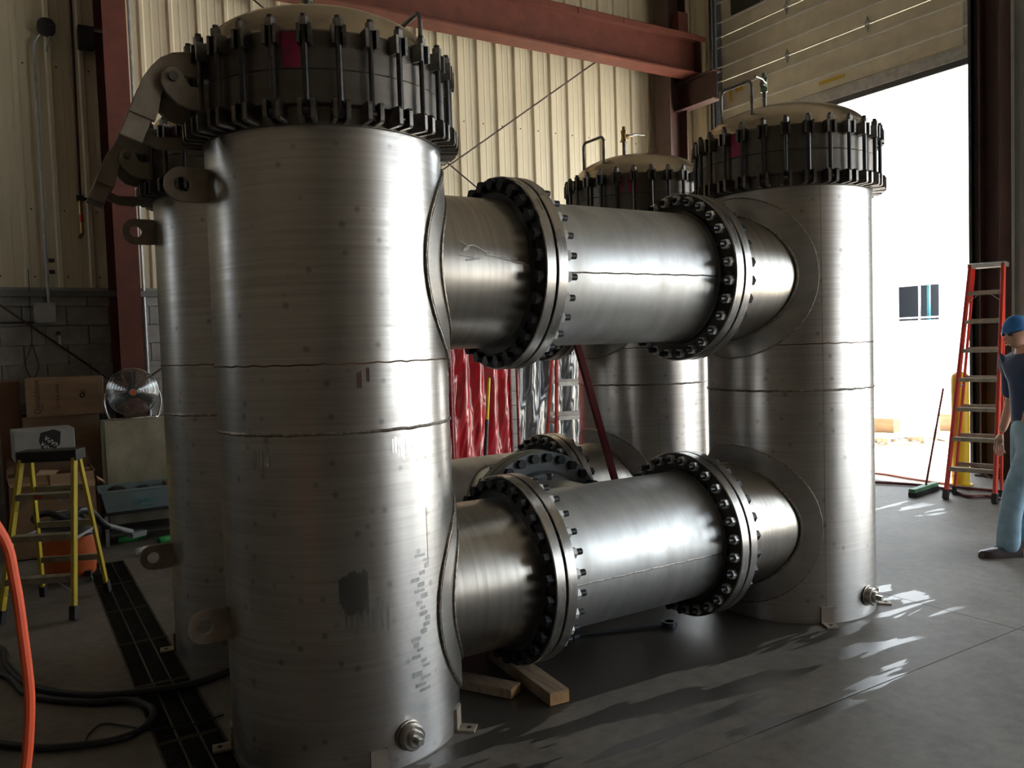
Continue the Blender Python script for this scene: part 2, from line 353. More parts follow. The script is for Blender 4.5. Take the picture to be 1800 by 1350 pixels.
# ================================================================== SETTING
WY, WX = 6.4, 8.5          # inner faces of the back wall and the door wall
XL, YF, ZC = -7.0, -12.0, 8.4
GX0, GX1 = -.765, -.495    # trench drain
# floor, with the trench and saw-cut joints left open
JX, JY, JW = 3.48, -1.115, .006
mb = MB()
def slab(x0, x1, y0, y1): mb.bx(x0, x1, y0, y1, -.2, 0)
for x0, x1 in ((XL - .3, GX0), (GX1, JX - JW / 2), (JX + JW / 2, WX + .05)):
    for y0, y1 in ((YF - .3, JY - JW / 2), (JY + JW / 2, WY + .3)):
        slab(x0, x1, y0, y1)
slab(GX0, GX1, YF - .3, -1.155); slab(GX0, GX1, 3.925, WY + .3)
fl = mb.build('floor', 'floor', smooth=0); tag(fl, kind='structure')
mb = MB(); mb.bx(JX - JW / 2, JX + JW / 2, YF, WY, -.2, -.012); mb.bx(XL, WX, JY - JW / 2, JY + JW / 2, -.2, -.012)
mb.build('joint_filler', 'rubber', fl, smooth=0)
mb = MB(); mb.bx(GX0 - .02, GX1 + .02, -1.2, 3.97, -.42, -.38); mb.bx(GX0 - .02, GX0 - .0005, -1.2, 3.97, -.4, -.03); mb.bx(GX1 + .0005, GX1 + .02, -1.2, 3.97, -.4, -.03); mb.bx(GX0, GX1, -1.2, -1.1555, -.4, -.03); mb.bx(GX0, GX1, 3.9255, 3.97, -.4, -.03)
mb.build('drain_trench', 'dark_steel', fl, smooth=0)

# yard outside
mb = MB(); mb.bx(WX + .05, 70, -45, 70, -.3, -.02); mb.bx(-40, XL - .2, -30, 40, -.3, -.02); mb.bx(XL - .2, WX + .05, -45, YF - .3, -.3, -.02); o = mb.build('yard_ground', 'ext_ground', smooth=0); tag(o, kind='structure')

# roof
mb = MB(); mb.bx(XL - .3, WX + .25, YF - .3, WY + .3, ZC, ZC + .2); tag(mb.build('ceiling', 'ceil', smooth=0), kind='structure')
# walls out of the picture close the shop
LD = (5.45, 6.10, 5.10, 2.7)      # window high up at the far end of the left wall
mb = MB(); mb.bx(XL - .2, XL, YF - .3, LD[0], 0, ZC); mb.bx(XL - .2, XL, LD[1], WY + .3, 0, ZC); mb.bx(XL - .2, XL, LD[0], LD[1], LD[2], ZC); mb.bx(XL - .2, XL, LD[0], LD[1], 0, LD[3]); tag(mb.build('wall_left', 'inner_wall', smooth=0), kind='structure')
mb = MB(); mb.bx(XL, 6.8, YF - .2, YF, 0, ZC); mb.bx(7.6, WX + .2, YF - .2, YF, 0, ZC); mb.bx(6.8, 7.6, YF - .2, YF, 3.8, ZC); tag(mb.build('wall_front', 'inner_wall', smooth=0), kind='structure')

# back wall
mb = MB().bx(XL, WX, WY + .08, WY + .3, 0, ZC)
wb = mb.build('wall_back', 'mortar', smooth=0); tag(wb, kind='structure')
# concrete blocks
bl = MB().bx(-.1985, .1985, -.045, .045, .004, .1992); blm = shared(bl, 'block', 'block', 0)
bh = MB().bx(-.0955, .0955, -.045, .045, .004, .1992); bhm = shared(bh, 'block', 'block', 0)
for k in range(12):
    off = (k % 2) * .203
    for i in range(24):
        x = -2.9 + off + i * .4064
        o = inst('block', blm, wb, (x, WY + .045 + random.uniform(-.0015, .0015), k * .2032))
mb = MB(); mb.bx(XL, -3.1, WY, WY + .09, 0, 2.438); mb.bx(6.8, WX, WY, WY + .09, 0, 2.438); mb.build('block_infill', 'block', wb, smooth=0)
mb = MB().bx(XL, WX, WY - .05, WY + .08, 2.335, 2.40); tag(mb.build('trim_1', 'ledge', smooth=0, bevel=.004), kind='structure')
# ribbed siding, one pan per panel
def pan(z0, z1, wdt=.305):
    p = [(0, 0), (.018, -.034), (.052, -.034), (.070, 0), (.128, 0), (.134, -.003), (.150, -.003), (.156, 0), (.219, 0), (.225, -.003), (.241, -.003), (.247, 0), (wdt, 0)]
    m_ = MB(); n = len(p)
    vs = [(x, y, z) for z in (z0, z1) for x, y in p]; m_.add(vs, [(i, i + 1, n + i + 1, n + i) for i in range(n - 1)])
    return m_
pm = shared(pan(2.40, ZC), 'siding_panel', 'siding', 0)
x = 4.155 - .305 * 36
while x < WX - .02:
    if x > XL: inst('siding_panel', pm, wb, (x, WY + .045, 0))
    x += .305
mb = MB()
for z in (2.55, 3.25, 4.75, 6.3):
    xx = 4.155 - .305 * 18
    while xx < WX: mb.cyl((xx + .10, WY + .046, z), (xx + .10, WY + .036, z), .009, 6); xx += .305
tag(mb.build('screw_heads', 'screw', wb), kind='stuff')

# door wall
D1 = (1.85, 5.85, 5.9); D2 = (-6.7, -1.05, 4.85); D3 = (-11.5, -8.0, 4.85)
mb = MB()
for y0, y1, z0, z1 in ((D1[1], WY + .3, 0, ZC), (D2[1], D1[0], 0, ZC), (D3[1], D2[0], 0, ZC), (YF, D3[0], 0, ZC), (D3[0], D3[1], D3[2], ZC), (D1[0], D1[1], 7.1, ZC), (D2[0], D2[1], D2[2], ZC)):
    mb.bx(WX + .06, WX + .22, y0, y1, z0, z1)
wr = mb.build('wall_right', 'siding_grey', smooth=0); tag(wr, kind='structure')
def pan_side(z0, z1):
    p = pan(z0, z1); p.v = [(y, -x, z) for x, y, z in p.v]; return p
pr = shared(pan_side(0, ZC), 'siding_panel', 'siding_grey', 0); prc = shared(pan_side(0, ZC), 'siding_panel', 'siding', 0); prt = shared(pan_side(7.1, ZC), 'siding_panel', 'siding', 0)
for y in [1.80 - .305 * i for i in range(9)]: inst('siding_panel', pr, wr, (WX + .045, y, 0))
for y in (6.46, 6.155): inst('siding_panel', prc, wr, (WX + .045, y, 0))
# overhead door, raised: sections, ribs, hinges
d1 = bpy.data.objects.new('door_1', None); COL.objects.link(d1); d1.location = (WX, 3.85, 4.87); tag(d1, kind='structure')
SEC = .68
secm = MB().bx(-.022, .022, -1.98, 1.98, .006, SEC - .006); secm.bx(-.032, -.022, -1.9, 1.9, .02, .20); secm.bx(-.032, -.022, -1.9, 1.9, .23, .50); secm.bx(-.032, -.022, -1.9, 1.9, .53, SEC - .02)
secme = shared(secm, 'door_section', 'door_panel', 0)
ribm = shared(MB().prism([(0, -.012), (-.035, -.006), (-.035, .010), (0, .016)], (0, -1.96, 0), (1, 0, 0), (0, 0, 1), -3.92, 0), 'section_rib', 'door_rib', 0)
hinm = shared(MB().prism([(0, -.10), (.035, 0), (0, .10), (-.035, 0)], (0, 0, 0), (0, 1, 0), (0, 0, 1), -.012, 0).cyl((-.02, -.03, 0), (-.02, .03, 0), .014, 8), 'hinge', 'galv')
for k in range(3):
    s_ = inst('door_section', secme, d1, (.03, 0, .13 + k * SEC))
    inst('section_rib', ribm, s_, (-.03, 0, .215)); inst('section_rib', ribm, s_, (-.03, 0, .515))
    for yy in (-.64, .64): inst('hinge', hinm, s_, (-.04, yy, SEC))
    for yy in (-1.93, 1.93): inst('end_stile', shared(MB().bx(-.05, -.02, -.045, .045, .01, SEC - .01), 'end_stile', 'galv', 0), s_, (0, yy, 0))
MB().bx(-.03, .05, -1.98, 1.98, -.02, .13).build('bottom_bar', 'galv', d1, smooth=0)
MB().prism([(-.02, 0), (.05, 0), (.03, -.07), (0, -.07)], (0, -1.98, -.02), (1, 0, 0), (0, 0, 1), -3.96, 0).build('bottom_seal', 'rubber', d1, smooth=0)
o = MB().bx(-.03, -.015, 1.0, 1.67, 1.73, 1.97).build('door_window', 'glass_dark', d1, smooth=0, bevel=.01)
for yy, zz, a, b_ in ((1.72, .55, .03, .11), (1.55, .60, .07, .035), (-.09, .26, .20, .022)): MB().bx(-.012, -.006, yy - a, yy + a, zz - b_, zz + b_).build('warning_sticker', 'yellow_sticker', d1, smooth=0)
# tracks and jambs
for y, s in ((D1[0], -1), (D1[1], 1)):
    mb = MB(); mb.bx(WX - .10, WX - .02, y + s * .02, y + s * .05, 0, 7.05); mb.bx(WX - .10, WX - .09, y - s * .015, y + s * .05, 0, 7.05); mb.bx(WX - .03, WX + .06, y + s * .05, y + s * .13, 0, 7.1)
    tag(mb.build('trim_%d' % (2 if s < 0 else 3), 'galv' if s > 0 else 'dark_steel', smooth=0), kind='structure')
mb = MB(); mb.bx(WX - .05, WX + .24, D1[0] - .06, D1[0], 0, 7.1); mb.bx(WX - .05, WX + .24, D1[1], D1[1] + .06, 0, 7.1)
mb.bx(WX - .05, WX + .24, D2[0] - .06, D2[0], 0, D2[2]); mb.bx(WX - .05, WX + .24, D2[1], D2[1] + .06, 0, D2[2])
tag(mb.build('trim_4', 'dark_steel', smooth=0), kind='structure')

# structural steel
def ibeam(mb, p, q, d, bf, tf, tw, up):
    p, q, up = Vector(p), Vector(q), Vector(up).normalized()
    mb.bar(p + up * (d / 2 - tf / 2), q + up * (d / 2 - tf / 2), bf, tf, up); mb.bar(p - up * (d / 2 - tf / 2), q - up * (d / 2 - tf / 2), bf, tf, up)
    mb.bar(p, q, tw, d - 2 * tf, up); return mb
c = thing('steel_column', 'red primed steel wall column standing behind the round fan', 'column', (-.155, 5.5, 0))
MB().bx(-.108, .108, -.008, .008, 0, ZC).build('front_flange', 'primer', c, smooth=0)
MB().bx(-.005, .005, .008, .882, 0, ZC).build('web', 'primer', c, smooth=0)
MB().bx(-.095, .095, .874, .890, 0, ZC).build('rear_flange', 'primer', c, smooth=0)
MB().prism([(.0, 5.2), (.0, 7.2), (.25, 7.2)], (0, -.01, 0), (1, 0, 0), (0, 0, 1), -.004, .006).build('haunch_plate', 'primer', c, smooth=0)
MB().bx(-.16, .16, -.06, .89, 0, .02).build('base_plate', 'primer_dark', c, smooth=0)
c = thing('steel_column', 'dark steel corner column under the end of the red crane beam', 'column', (7.75, 6.0, 0))
ibeam(MB(), (0, .1, 0), (0, .1, ZC), .36, .34, .018, .012, (1, 0, 0)).build('shaft', 'primer_dark', c, smooth=0)
ibeam(MB(), (.15, -.72, 5.42), (.15, .2, 5.42), .42, .2, .016, .012, (0, 0, 1)).build('corbel', 'primer_dark', c, smooth=0)
MB().bx(-.1, .1, -.2, -.05, 6.25, 6.62).build('cleat', 'primer', c, smooth=0)
c = thing('steel_column', 'brown steel column beside the open overhead door behind the red stepladder', 'column', (8.27, 1.50, 0))
ibeam(MB(), (0, 0, 0), (0, 0, ZC), .23, .24, .018, .012, (0, 1, 0)).build('shaft', 'primer_dark', c, smooth=0)
MB().bx(-.15, .15, -.16, .16, 0, .02).build('base_plate', 'dark_steel', c, smooth=0)
c = thing('crane_beam', 'red primed crane runway beam spanning high along the cream back wall', 'beam', (0, 5.75, 5.655))
ibeam(MB(), (-.02, 0, .27), (7.93, 0, .27), .54, .30, .025, .014, (0, 0, 1)).build('girder', 'primer', c, smooth=0)
x = .0
rl = shared(MB().bx(.005, .795, -.175, .175, 0, .02).bx(.005, .795, -.175, -.16, -.06, 0).bx(.005, .795, -.03, .03, .02, .10), 'rail_segment', 'primer', 0)
while x + .8 < 8.1: inst('rail_segment', rl, c, (x, 0, .541)); x += .80
MB().bx(7.90, 7.93, -.15, .15, .02, .52).build('end_plate', 'primer_dark', c, smooth=0)
def rod(label, p, q, r=.011):
    o = MB().cyl(p, q, r, 8).build('brace_rod', 'primer_dark'); tag(o, label, 'brace rod'); return o
rod('thin red brace rod rising right to the crane beam on the back wall', (.0, WY - .22, 1.395), (6.589, WY - .12, 5.935))
rod('thin brace rod falling right from behind the near domed vessel head', (.1, WY - .16, 6.65), (7.6, WY - .08, 1.65))
rod('thin brace rod crossing the block wall down towards the fan', (-4.6, WY - .12, 5.05), (-.275, WY - .12, 1.42))
o = MB().cyl((.10, WY - .02, .9), (.10, WY - .02, 7.5), .017, 10).cyl((.06, WY - .02, .9), (.06, WY - .02, 2.2), .008, 6).build('conduit', 'galv'); tag(o, 'slim vertical conduit beside the red column on the back wall', 'conduit')

# ================================================================== PRESSURE VESSELS
R = .496; ZU, ZL = 2.02, .555; A, B_ = 2.964, 1.388
NR, FR, BC, NB = .360, .468, .430, 28
FX = .885                      # nozzle flange face, from the vessel axis
def pad_pt(rho, psi, sgn, zc, off, ax=.515, az=.468):
    # rho 0 = nozzle edge, 1 = pad edge ; developed on the shell
    yi, zi = (NR - .004) * math.cos(psi), (NR - .004) * math.sin(psi)
    ti = math.asin(max(-.999, min(.999, yi / R)))
    to, zo = ax * math.cos(psi) / R, az * math.sin(psi)
    t = ti + (to - ti) * rho; z = zi + (zo - zi) * rho; rr = R + off
    return Vector((sgn * rr * math.cos(t), rr * math.sin(t), zc + z))
def pad_mesh(sgn, zc):
    n = 72; mb = MB(); rows = ((.0, .014), (.5, .014), (.985, .014), (1, .004), (1.0, -.002)); vs = [pad_pt(r, 2 * PI * i / n, sgn, zc, o) for r, o in rows for i in range(n)]
    fs = [(j * n + i, j * n + (i + 1) % n, (j + 1) * n + (i + 1) % n, (j + 1) * n + i) for j in range(len(rows) - 1) for i in range(n)]
    return mb.add(vs, fs)
def wobble_ring(r, z, n=120, amp=.0015):
    return [(r * math.cos(2 * PI * i / n), r * math.sin(2 * PI * i / n), z + amp * math.sin(i * 1.7) + amp * random.uniform(-1, 1)) for i in range(n)]
# shared swing-bolt pieces (local +X is radially outwards)
def hexn(r, h, m, name):
    return shared(MB().cyl((0, 0, 0), (0, 0, h), r, 6), name, m, 20)
ME = {}
ME['rod'] = shared(MB().cyl((0, 0, 2.535), (0, 0, 2.905), .0115, 10).cyl((0, -.014, 2.555), (0, .014, 2.555), .016, 12), 'swing_bolt', 'rod')
ME['bnut'] = shared(MB().cyl((0, 0, 2.862), (0, 0, 2.892), .019, 6), 'nut', 'lug', 20)
ul = MB()
for s in (-1, 1): ul.bx(-.03, .022, s * .021 - .006, s * .021 + .006, 2.798, 2.866)
ME['fork'] = shared(ul, 'cover_fork', 'lug', 0)
ll = MB()
for s in (-1, 1):
    ll.prism([(-.045, 2.522), (.026, 2.522), (.032, 2.53), (.032, 2.585), (.026, 2.596), (-.045, 2.596)], (0, s * .024, 0), (1, 0, 0), (0, 0, 1), -.008, .008)
    ll.cyl((.004, s * .032, 2.556), (.004, s * .036, 2.556), .009, 10)
ME['lugs'] = shared(ll, 'clevis_lug', 'lug', 20)
# flange stud: dark stud with a nut on each side, along +X, joint plane at 0
ME['stud'] = shared(MB().cyl((-.088, 0, 0), (.128, 0, 0), .0155, 12), 'stud', 'bolt')
ME['head'] = shared(MB().cyl((-.095, 0, 0), (-.060, 0, 0), .029, 6), 'bolt_head', 'bolt', 20)
ME['znut'] = shared(MB().cyl((.060, 0, 0), (.090, 0, 0), .027, 6), 'nut', 'nut', 20)
ME['rhead'] = shared(MB().cyl((-.095, 0, 0), (-.060, 0, 0), .029, 6), 'nut', 'nut', 20)

def marks(v, spec, m, name, Rm=None):
    """small surface marks laid on the shell: list of (angle, z, half width, half height, ragged)"""
    Rm = (Rm or R) + .0009
    mb = MB()
    for ang, z, hw, hh, rag in spec:
        n = 14; c = []
        for i in range(2 * n):
            if i < n: t = -1 + 2 * i / (n - 1); a, b = t, 1
            else: t = 1 - 2 * (i - n) / (n - 1); a, b = t, -1
            rr = 1 + rag * random.uniform(-1, .3)
            th = math.radians(ang) + a * hw * (1 - .12 * rag * random.random()) / Rm; zz = z + b * hh * rr
            c.append((Rm * math.cos(th), Rm * math.sin(th), zz))
        fs = [(i, i + 1, 2 * n - 2 - i, 2 * n - 1 - i) for i in range(n - 1)]
        mb.add(c, fs)
    return mb.build(name, m, v)

def vessel(loc, label, sgn, phase, hinge=False, ears=False, lever=1, near=False):
    v = thing('filter_vessel', label, 'vessel', (*loc, 0), 0, 'four upright stainless filter vessels')
    MB().lathe((0, 0, 0), (0, 0, 1), [(R - .012, .004), (R - .012, 0), (R, 0), (R, .6), (R, 1.2), (R, 1.8), (R, 2.60)], 128).build('shell', 'shell', v)
    MB().tube(wobble_ring(R, 1.621), .0035, 6, True).build('heat_tinted_seam', 'heat', v)
    MB().tube(wobble_ring(R, 1.355), .0075, 6, True).build('weld_seam', 'weld', v)
    # long seams
    mb = MB()
    for ang, z0, z1 in (((-118, 1.36, 2.58), (-118, .02, 1.35)) if sgn < 0 else ((-66, .78, 1.02),)):
        t = math.radians(ang); mb.tube([((R - .001) * math.cos(t), (R - .001) * math.sin(t), z0), ((R - .001) * math.cos(t), (R - .001) * math.sin(t), z1)], .0022, 5)
    mb.build('long_seam', 'weld', v)
    # closure: hub ring, cover ring, domed head
    MB().lathe((0, 0, 0), (0, 0, 1), [(R - .02, 2.50), (R + .004, 2.52), (R + .008, 2.585), (.517, 2.59), (.520, 2.593), (.520, 2.714), (.517, 2.717), (.45, 2.717)], 128).build('hub_ring', 'ring', v)
    MB().lathe((0, 0, 0), (0, 0, 1), [(.45, 2.7175), (.517, 2.7175), (.520, 2.7205), (.520, 2.855), (.512, 2.863), (.482, 2.866)], 128).build('cover_ring', 'ring', v)
    prof = [(.484, 2.862), (.482, 2.897)] + [(.480 * math.cos(t), 2.90 + .178 * math.sin(t)) for t in [i * PI / 2 / 22 for i in range(22)]] + [(.0005, 3.078)]
    MB().lathe((0, 0, 0), (0, 0, 1), prof, 128).build('domed_head', 'dome', v)
    for i in range(28):
        a = math.radians(phase + i * 360 / 28); q = (.5455 * math.cos(a), .5455 * math.sin(a), 0)
        b = inst('swing_bolt', ME['rod'], v, q, (0, 0, a)); inst('nut', ME['bnut'], b)
        inst('cover_fork', ME['fork'], v, q, (0, 0, a)); inst('clevis_lug', ME['lugs'], v, q, (0, 0, a))
    # marking paint on the rings
    def patch(name, m, a0, a1, z0, z1, rr):
        n = 8; vs = [(rr * math.cos(math.radians(a0 + (a1 - a0) * i / n)), rr * math.sin(math.radians(a0 + (a1 - a0) * i / n)), z) for z in (z0, z1) for i in range(n + 1)]
        MB().add(vs, [(i, i + 1, n + 2 + i, n + 1 + i) for i in range(n)]).build(name, m, v)
    p0 = phase - 12 if loc == (0, 0) else (-165 if loc[1] == 0 else -128)
    patch('paint_mark', 'pink', p0 - 10.5, p0 - 3.2, 2.7215, 2.8535, .5212); patch('paint_mark', 'pink', p0 - 16.5, p0 - 13.5, 2.7215, 2.835, .5212)
    # nozzles with pads
    for zc in (ZU, ZL):
        p = pad_mesh(sgn, zc).build('reinforcing_pad', 'pad', v)
        MB().tube([pad_pt(1.0, 2 * PI * i / 90, sgn, zc, .005 + .001 * math.sin(i * 2.1)) for i in range(90)], .0075, 6, True).build('weld_bead', 'weld', p)
        MB().tube([pad_pt(.03, 2 * PI * i / 90, sgn, zc, .016) for i in range(90)], .009, 6, True).build('weld_bead', 'weld', p)
        nz = MB().lathe((sgn * .30, 0, zc), (sgn, 0, 0), [(NR, 0), (NR, .1), (NR, .3), (NR, FX - .058 - .30)], 96).build('nozzle', 'pipe', v)
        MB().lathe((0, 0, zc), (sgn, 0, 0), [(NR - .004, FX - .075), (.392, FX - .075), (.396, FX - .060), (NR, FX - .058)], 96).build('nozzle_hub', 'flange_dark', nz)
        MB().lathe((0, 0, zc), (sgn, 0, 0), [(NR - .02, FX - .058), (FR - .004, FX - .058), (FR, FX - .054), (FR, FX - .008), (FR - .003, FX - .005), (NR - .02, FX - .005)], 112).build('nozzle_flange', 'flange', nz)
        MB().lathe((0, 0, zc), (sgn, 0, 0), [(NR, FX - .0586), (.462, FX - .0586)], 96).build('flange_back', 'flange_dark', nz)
    # anchor clips
    for a in ((-97, -42, 90, 170) if sgn > 0 else (-118, -50, 60, 150)):
        a = math.radians(a); o = MB().bx(.0, .012, -.035, .035, 0, .10).bx(.0, .085, -.035, .035, 0, .010).build('anchor_clip', 'arm', v, ((R - .001) * math.cos(a), (R - .001) * math.sin(a), 0), (0, 0, a), smooth=0)
        MB().cyl((.055, 0, .0101), (.055, 0, .0111), .011, 12).build('bolt_hole', 'gasket', o)
    # drain coupling
    a = math.radians(-82); d = Vector((math.cos(a), math.sin(a), 0)); zz = .122
    dr = MB().lathe(d * (R - .01) + Vector((0, 0, zz)), d, [(.0, 0), (.052, 0), (.052, .050), (.046, .056), (.034, .056), (.034, .070), (.030, .074), (.001, .074)], 32).build('drain_coupling', 'pipe', v)
    MB().cyl(d * (R + .062) + Vector((0, 0, zz)), d * (R + .092) + Vector((0, 0, zz)), .017, 6, .015).build('drain_plug', 'flange', dr, smooth=20)
    MB().tube([Vector((0, 0, zz)) + d * (R + .004) + Vector((-d.y, d.x, 0)) * .056 * math.cos(t) + Vector((0, 0, 1)) * .056 * math.sin(t) for t in [2 * PI * i / 30 for i in range(30)]], .005, 6, True).build('weld_bead', 'weld', dr)
    # lid handle and vent valve
    hx = -.42 if sgn < 0 else .42
    pts = [(hx, .12, 2.95), (hx, .12, 3.13)] + [(hx, .085 + .035 * math.cos(t), 3.13 + .035 * math.sin(t)) for t in (.4, .8, 1.2)] + [(hx, .085, 3.165), (hx, -.085, 3.165)] + [(hx, -.085 - .035 * math.sin(t), 3.13 + .035 * math.cos(t)) for t in (.4, .8, 1.2)] + [(hx, -.12, 3.13), (hx, -.12, 2.95)]
    MB().tube(pts, .0105, 10).build('lid_handle', 'lug', v)
    vv = MB().cyl((0, .15, 3.03), (0, .15, 3.235), .014, 12).build('vent_pipe', 'lug', v)
    mv = 'brass' if loc[1] > 1 else 'bronze'
    MB().cyl((0, .15, 3.225), (0, .15, 3.25), .024, 6).cyl((0, .15, 3.25), (0, .15, 3.29), .021, 14).cyl((0, .15, 3.29), (0, .15, 3.315), .024, 6).cyl((0, .15, 3.315), (0, .15, 3.345), .013, 10).box((lever * .02, .14, 3.27), (.03, .03, .03)).build('valve_body', mv, vv)
    MB().tube([(lever * .02, .12, 3.272), (lever * .05, .11, 3.272), (lever * .07, .105, 3.284), (lever * .155, .085, 3.284)], .0085, 8).build('valve_lever', 'chrome' if lever > 0 else 'lug', vv)
    if ears:
        n = 24; W_ = .055
        for zc in (2.35, .565):
            outer = []; inner = []
            for i in range(n):
                t = 2 * PI * i / n; c_, s_ = math.cos(t), math.sin(t); inner.append((-.595 + .031 * c_, zc + .031 * s_))
                if c_ < 0: outer.append((-.595 + .068 * c_, zc + .068 * s_))
                else: outer.append((-.595 + (.11 if abs(s_) < .72 else .11 * c_ / .7) * 1., zc + max(-.068, min(.068, .068 * s_ / max(.28, 1. if abs(c_) < .6 else abs(c_) * 1.2) * (1.0 if abs(c_) > .6 else 1.)))))
            outer = []
            for i in range(n):
                t = 2 * PI * i / n; c_, s_ = math.cos(t), math.sin(t)
                if c_ <= 1e-6: outer.append((-.595 + .068 * c_, zc + .068 * s_))
                else:
                    k = min(.11 / c_, .068 / max(1e-6, abs(s_))); outer.append((-.595 + k * c_, zc + k * s_))
            e = MB().ringplate(outer, inner, (0, 0, 0), (1, 0, 0), (0, 0, 1), -.0125, .0125).build('lifting_lug', 'arm', v, smooth=30)
            MB().lathe((0, 0, 0), (0, 0, 1), [(R - .002, zc - .095), (R + .012, zc - .095), (R + .012, zc + .095), (R - .002, zc + .095)], 8, PI - .10 - PI / 2, PI + .10 - PI / 2).build('lug_pad', 'pad', e)
    if hinge:
        h = MB()
        arm = [(-.47, 2.855), (-.54, 2.848), (-.62, 2.832), (-.665, 2.807), (-.70, 2.770), (-.729, 2.728), (-.756, 2.667), (-.785, 2.592), (-.697, 2.562), (-.683, 2.60), (-.672, 2.66), (-.655, 2.70), (-.63, 2.728), (-.60, 2.744), (-.47, 2.752)]
        for y in (-.085, .085): MB().prism(arm, (0, y, 0), (1, 0, 0), (0, 0, 1), -.0125, .0125).build('cover_arm', 'arm', v, smooth=0, bevel=.003)
        k = MB(); cle = [(-.49, 2.705), (-.568, 2.700), (-.584, 2.721), (-.596, 2.75), (-.62, 2.768), (-.648, 2.762), (-.67, 2.738), (-.674, 2.70), (-.658, 2.665), (-.62, 2.629), (-.568, 2.613), (-.49, 2.612)]
        for y in (-.118, .118): MB().prism(cle, (0, y, 0), (1, 0, 0), (0, 0, 1), -.0125, .0125).build('hinge_clevis', 'arm', v, smooth=0, bevel=.003)
        MB().cyl((-.632, -.15, 2.727), (-.632, .15, 2.727), .018, 16).build('hinge_pin', 'lug', v)
        MB().prism([(-.765, 2.64), (-.690, 2.61), (-.745, 2.478), (-.822, 2.505)], (0, 0, 0), (1, 0, 0), (0, 0, 1), -.085, .085).build('counterweight', 'arm', v, smooth=0, bevel=.004)
        MB().prism([(-.74, 2.60), (-.66, 2.555), (-.57, 2.56), (-.50, 2.575), (-.50, 2.545), (-.58, 2.505), (-.66, 2.51), (-.71, 2.53)], (0, .118, 0), (1, 0, 0), (0, 0, 1), -.0125, .0125).build('stop_bracket', 'arm', v, smooth=0)
    return v
V1 = vessel((0, 0), 'nearest tall stainless filter vessel with hinged bolted lid', 1, -102.7, True, True)
V2 = vessel((0, B_), 'stainless filter vessel mostly hidden behind the nearest vessel', 1, -98, True, True)
V3 = vessel((A, 0), 'stainless filter vessel standing beside the open doorway', -1, -101, lever=-1)
V4 = vessel((A, B_), 'farthest stainless filter vessel with brass vent valve on its dome', -1, -95)
# marks on the nearest vessel
marks(V1, [(-99, 1.555, .010, .035, .3), (-95, 1.575, .007, .03, .3)], 'rust', 'rust_mark')
M['polish'] = mat('polished grind mark', (.80, .80, .80), .22, 1., 30, .15)
M['scuff'] = mat('dull grind mark', (.42, .42, .42), .45, 1., 30, .2)
random.seed(21)
marks(V1, [(-84 + i * 1.35 + random.uniform(-.4, .4), 1.285 + random.uniform(-.02, .015), random.uniform(.003, .006), random.uniform(.02, .045), .15) for i in range(16)], 'polish', 'grind_mark')
marks(V1, [(-150 + i * 1.6 + random.uniform(-.4, .4), 1.27 + random.uniform(-.02, .02), .004, random.uniform(.03, .05), .15) for i in range(6)], 'polish', 'grind_mark')
marks(V1, [(-73 + random.uniform(-3, 6) - 9 * abs(z_ - .55) * 0, z_, random.uniform(.012, .03), random.uniform(.006, .012), .3) for z_ in [.28 + .024 * i for i in range(24)]], 'scuff', 'grind_scuff')
marks(V1, [(-111 + i * 1.05, .735 + random.uniform(-.012, .012), .0065, .085 + random.uniform(-.02, .015) - (.03 if i < 2 else 0), .12) for i in range(12)], 'wetmark', 'damp_mark')
marks(V1, [(-109 + i * 2.4, .655 - .02 * (i % 3), .005, .055, .3) for i in range(9)], 'dripmark', 'drip_mark')

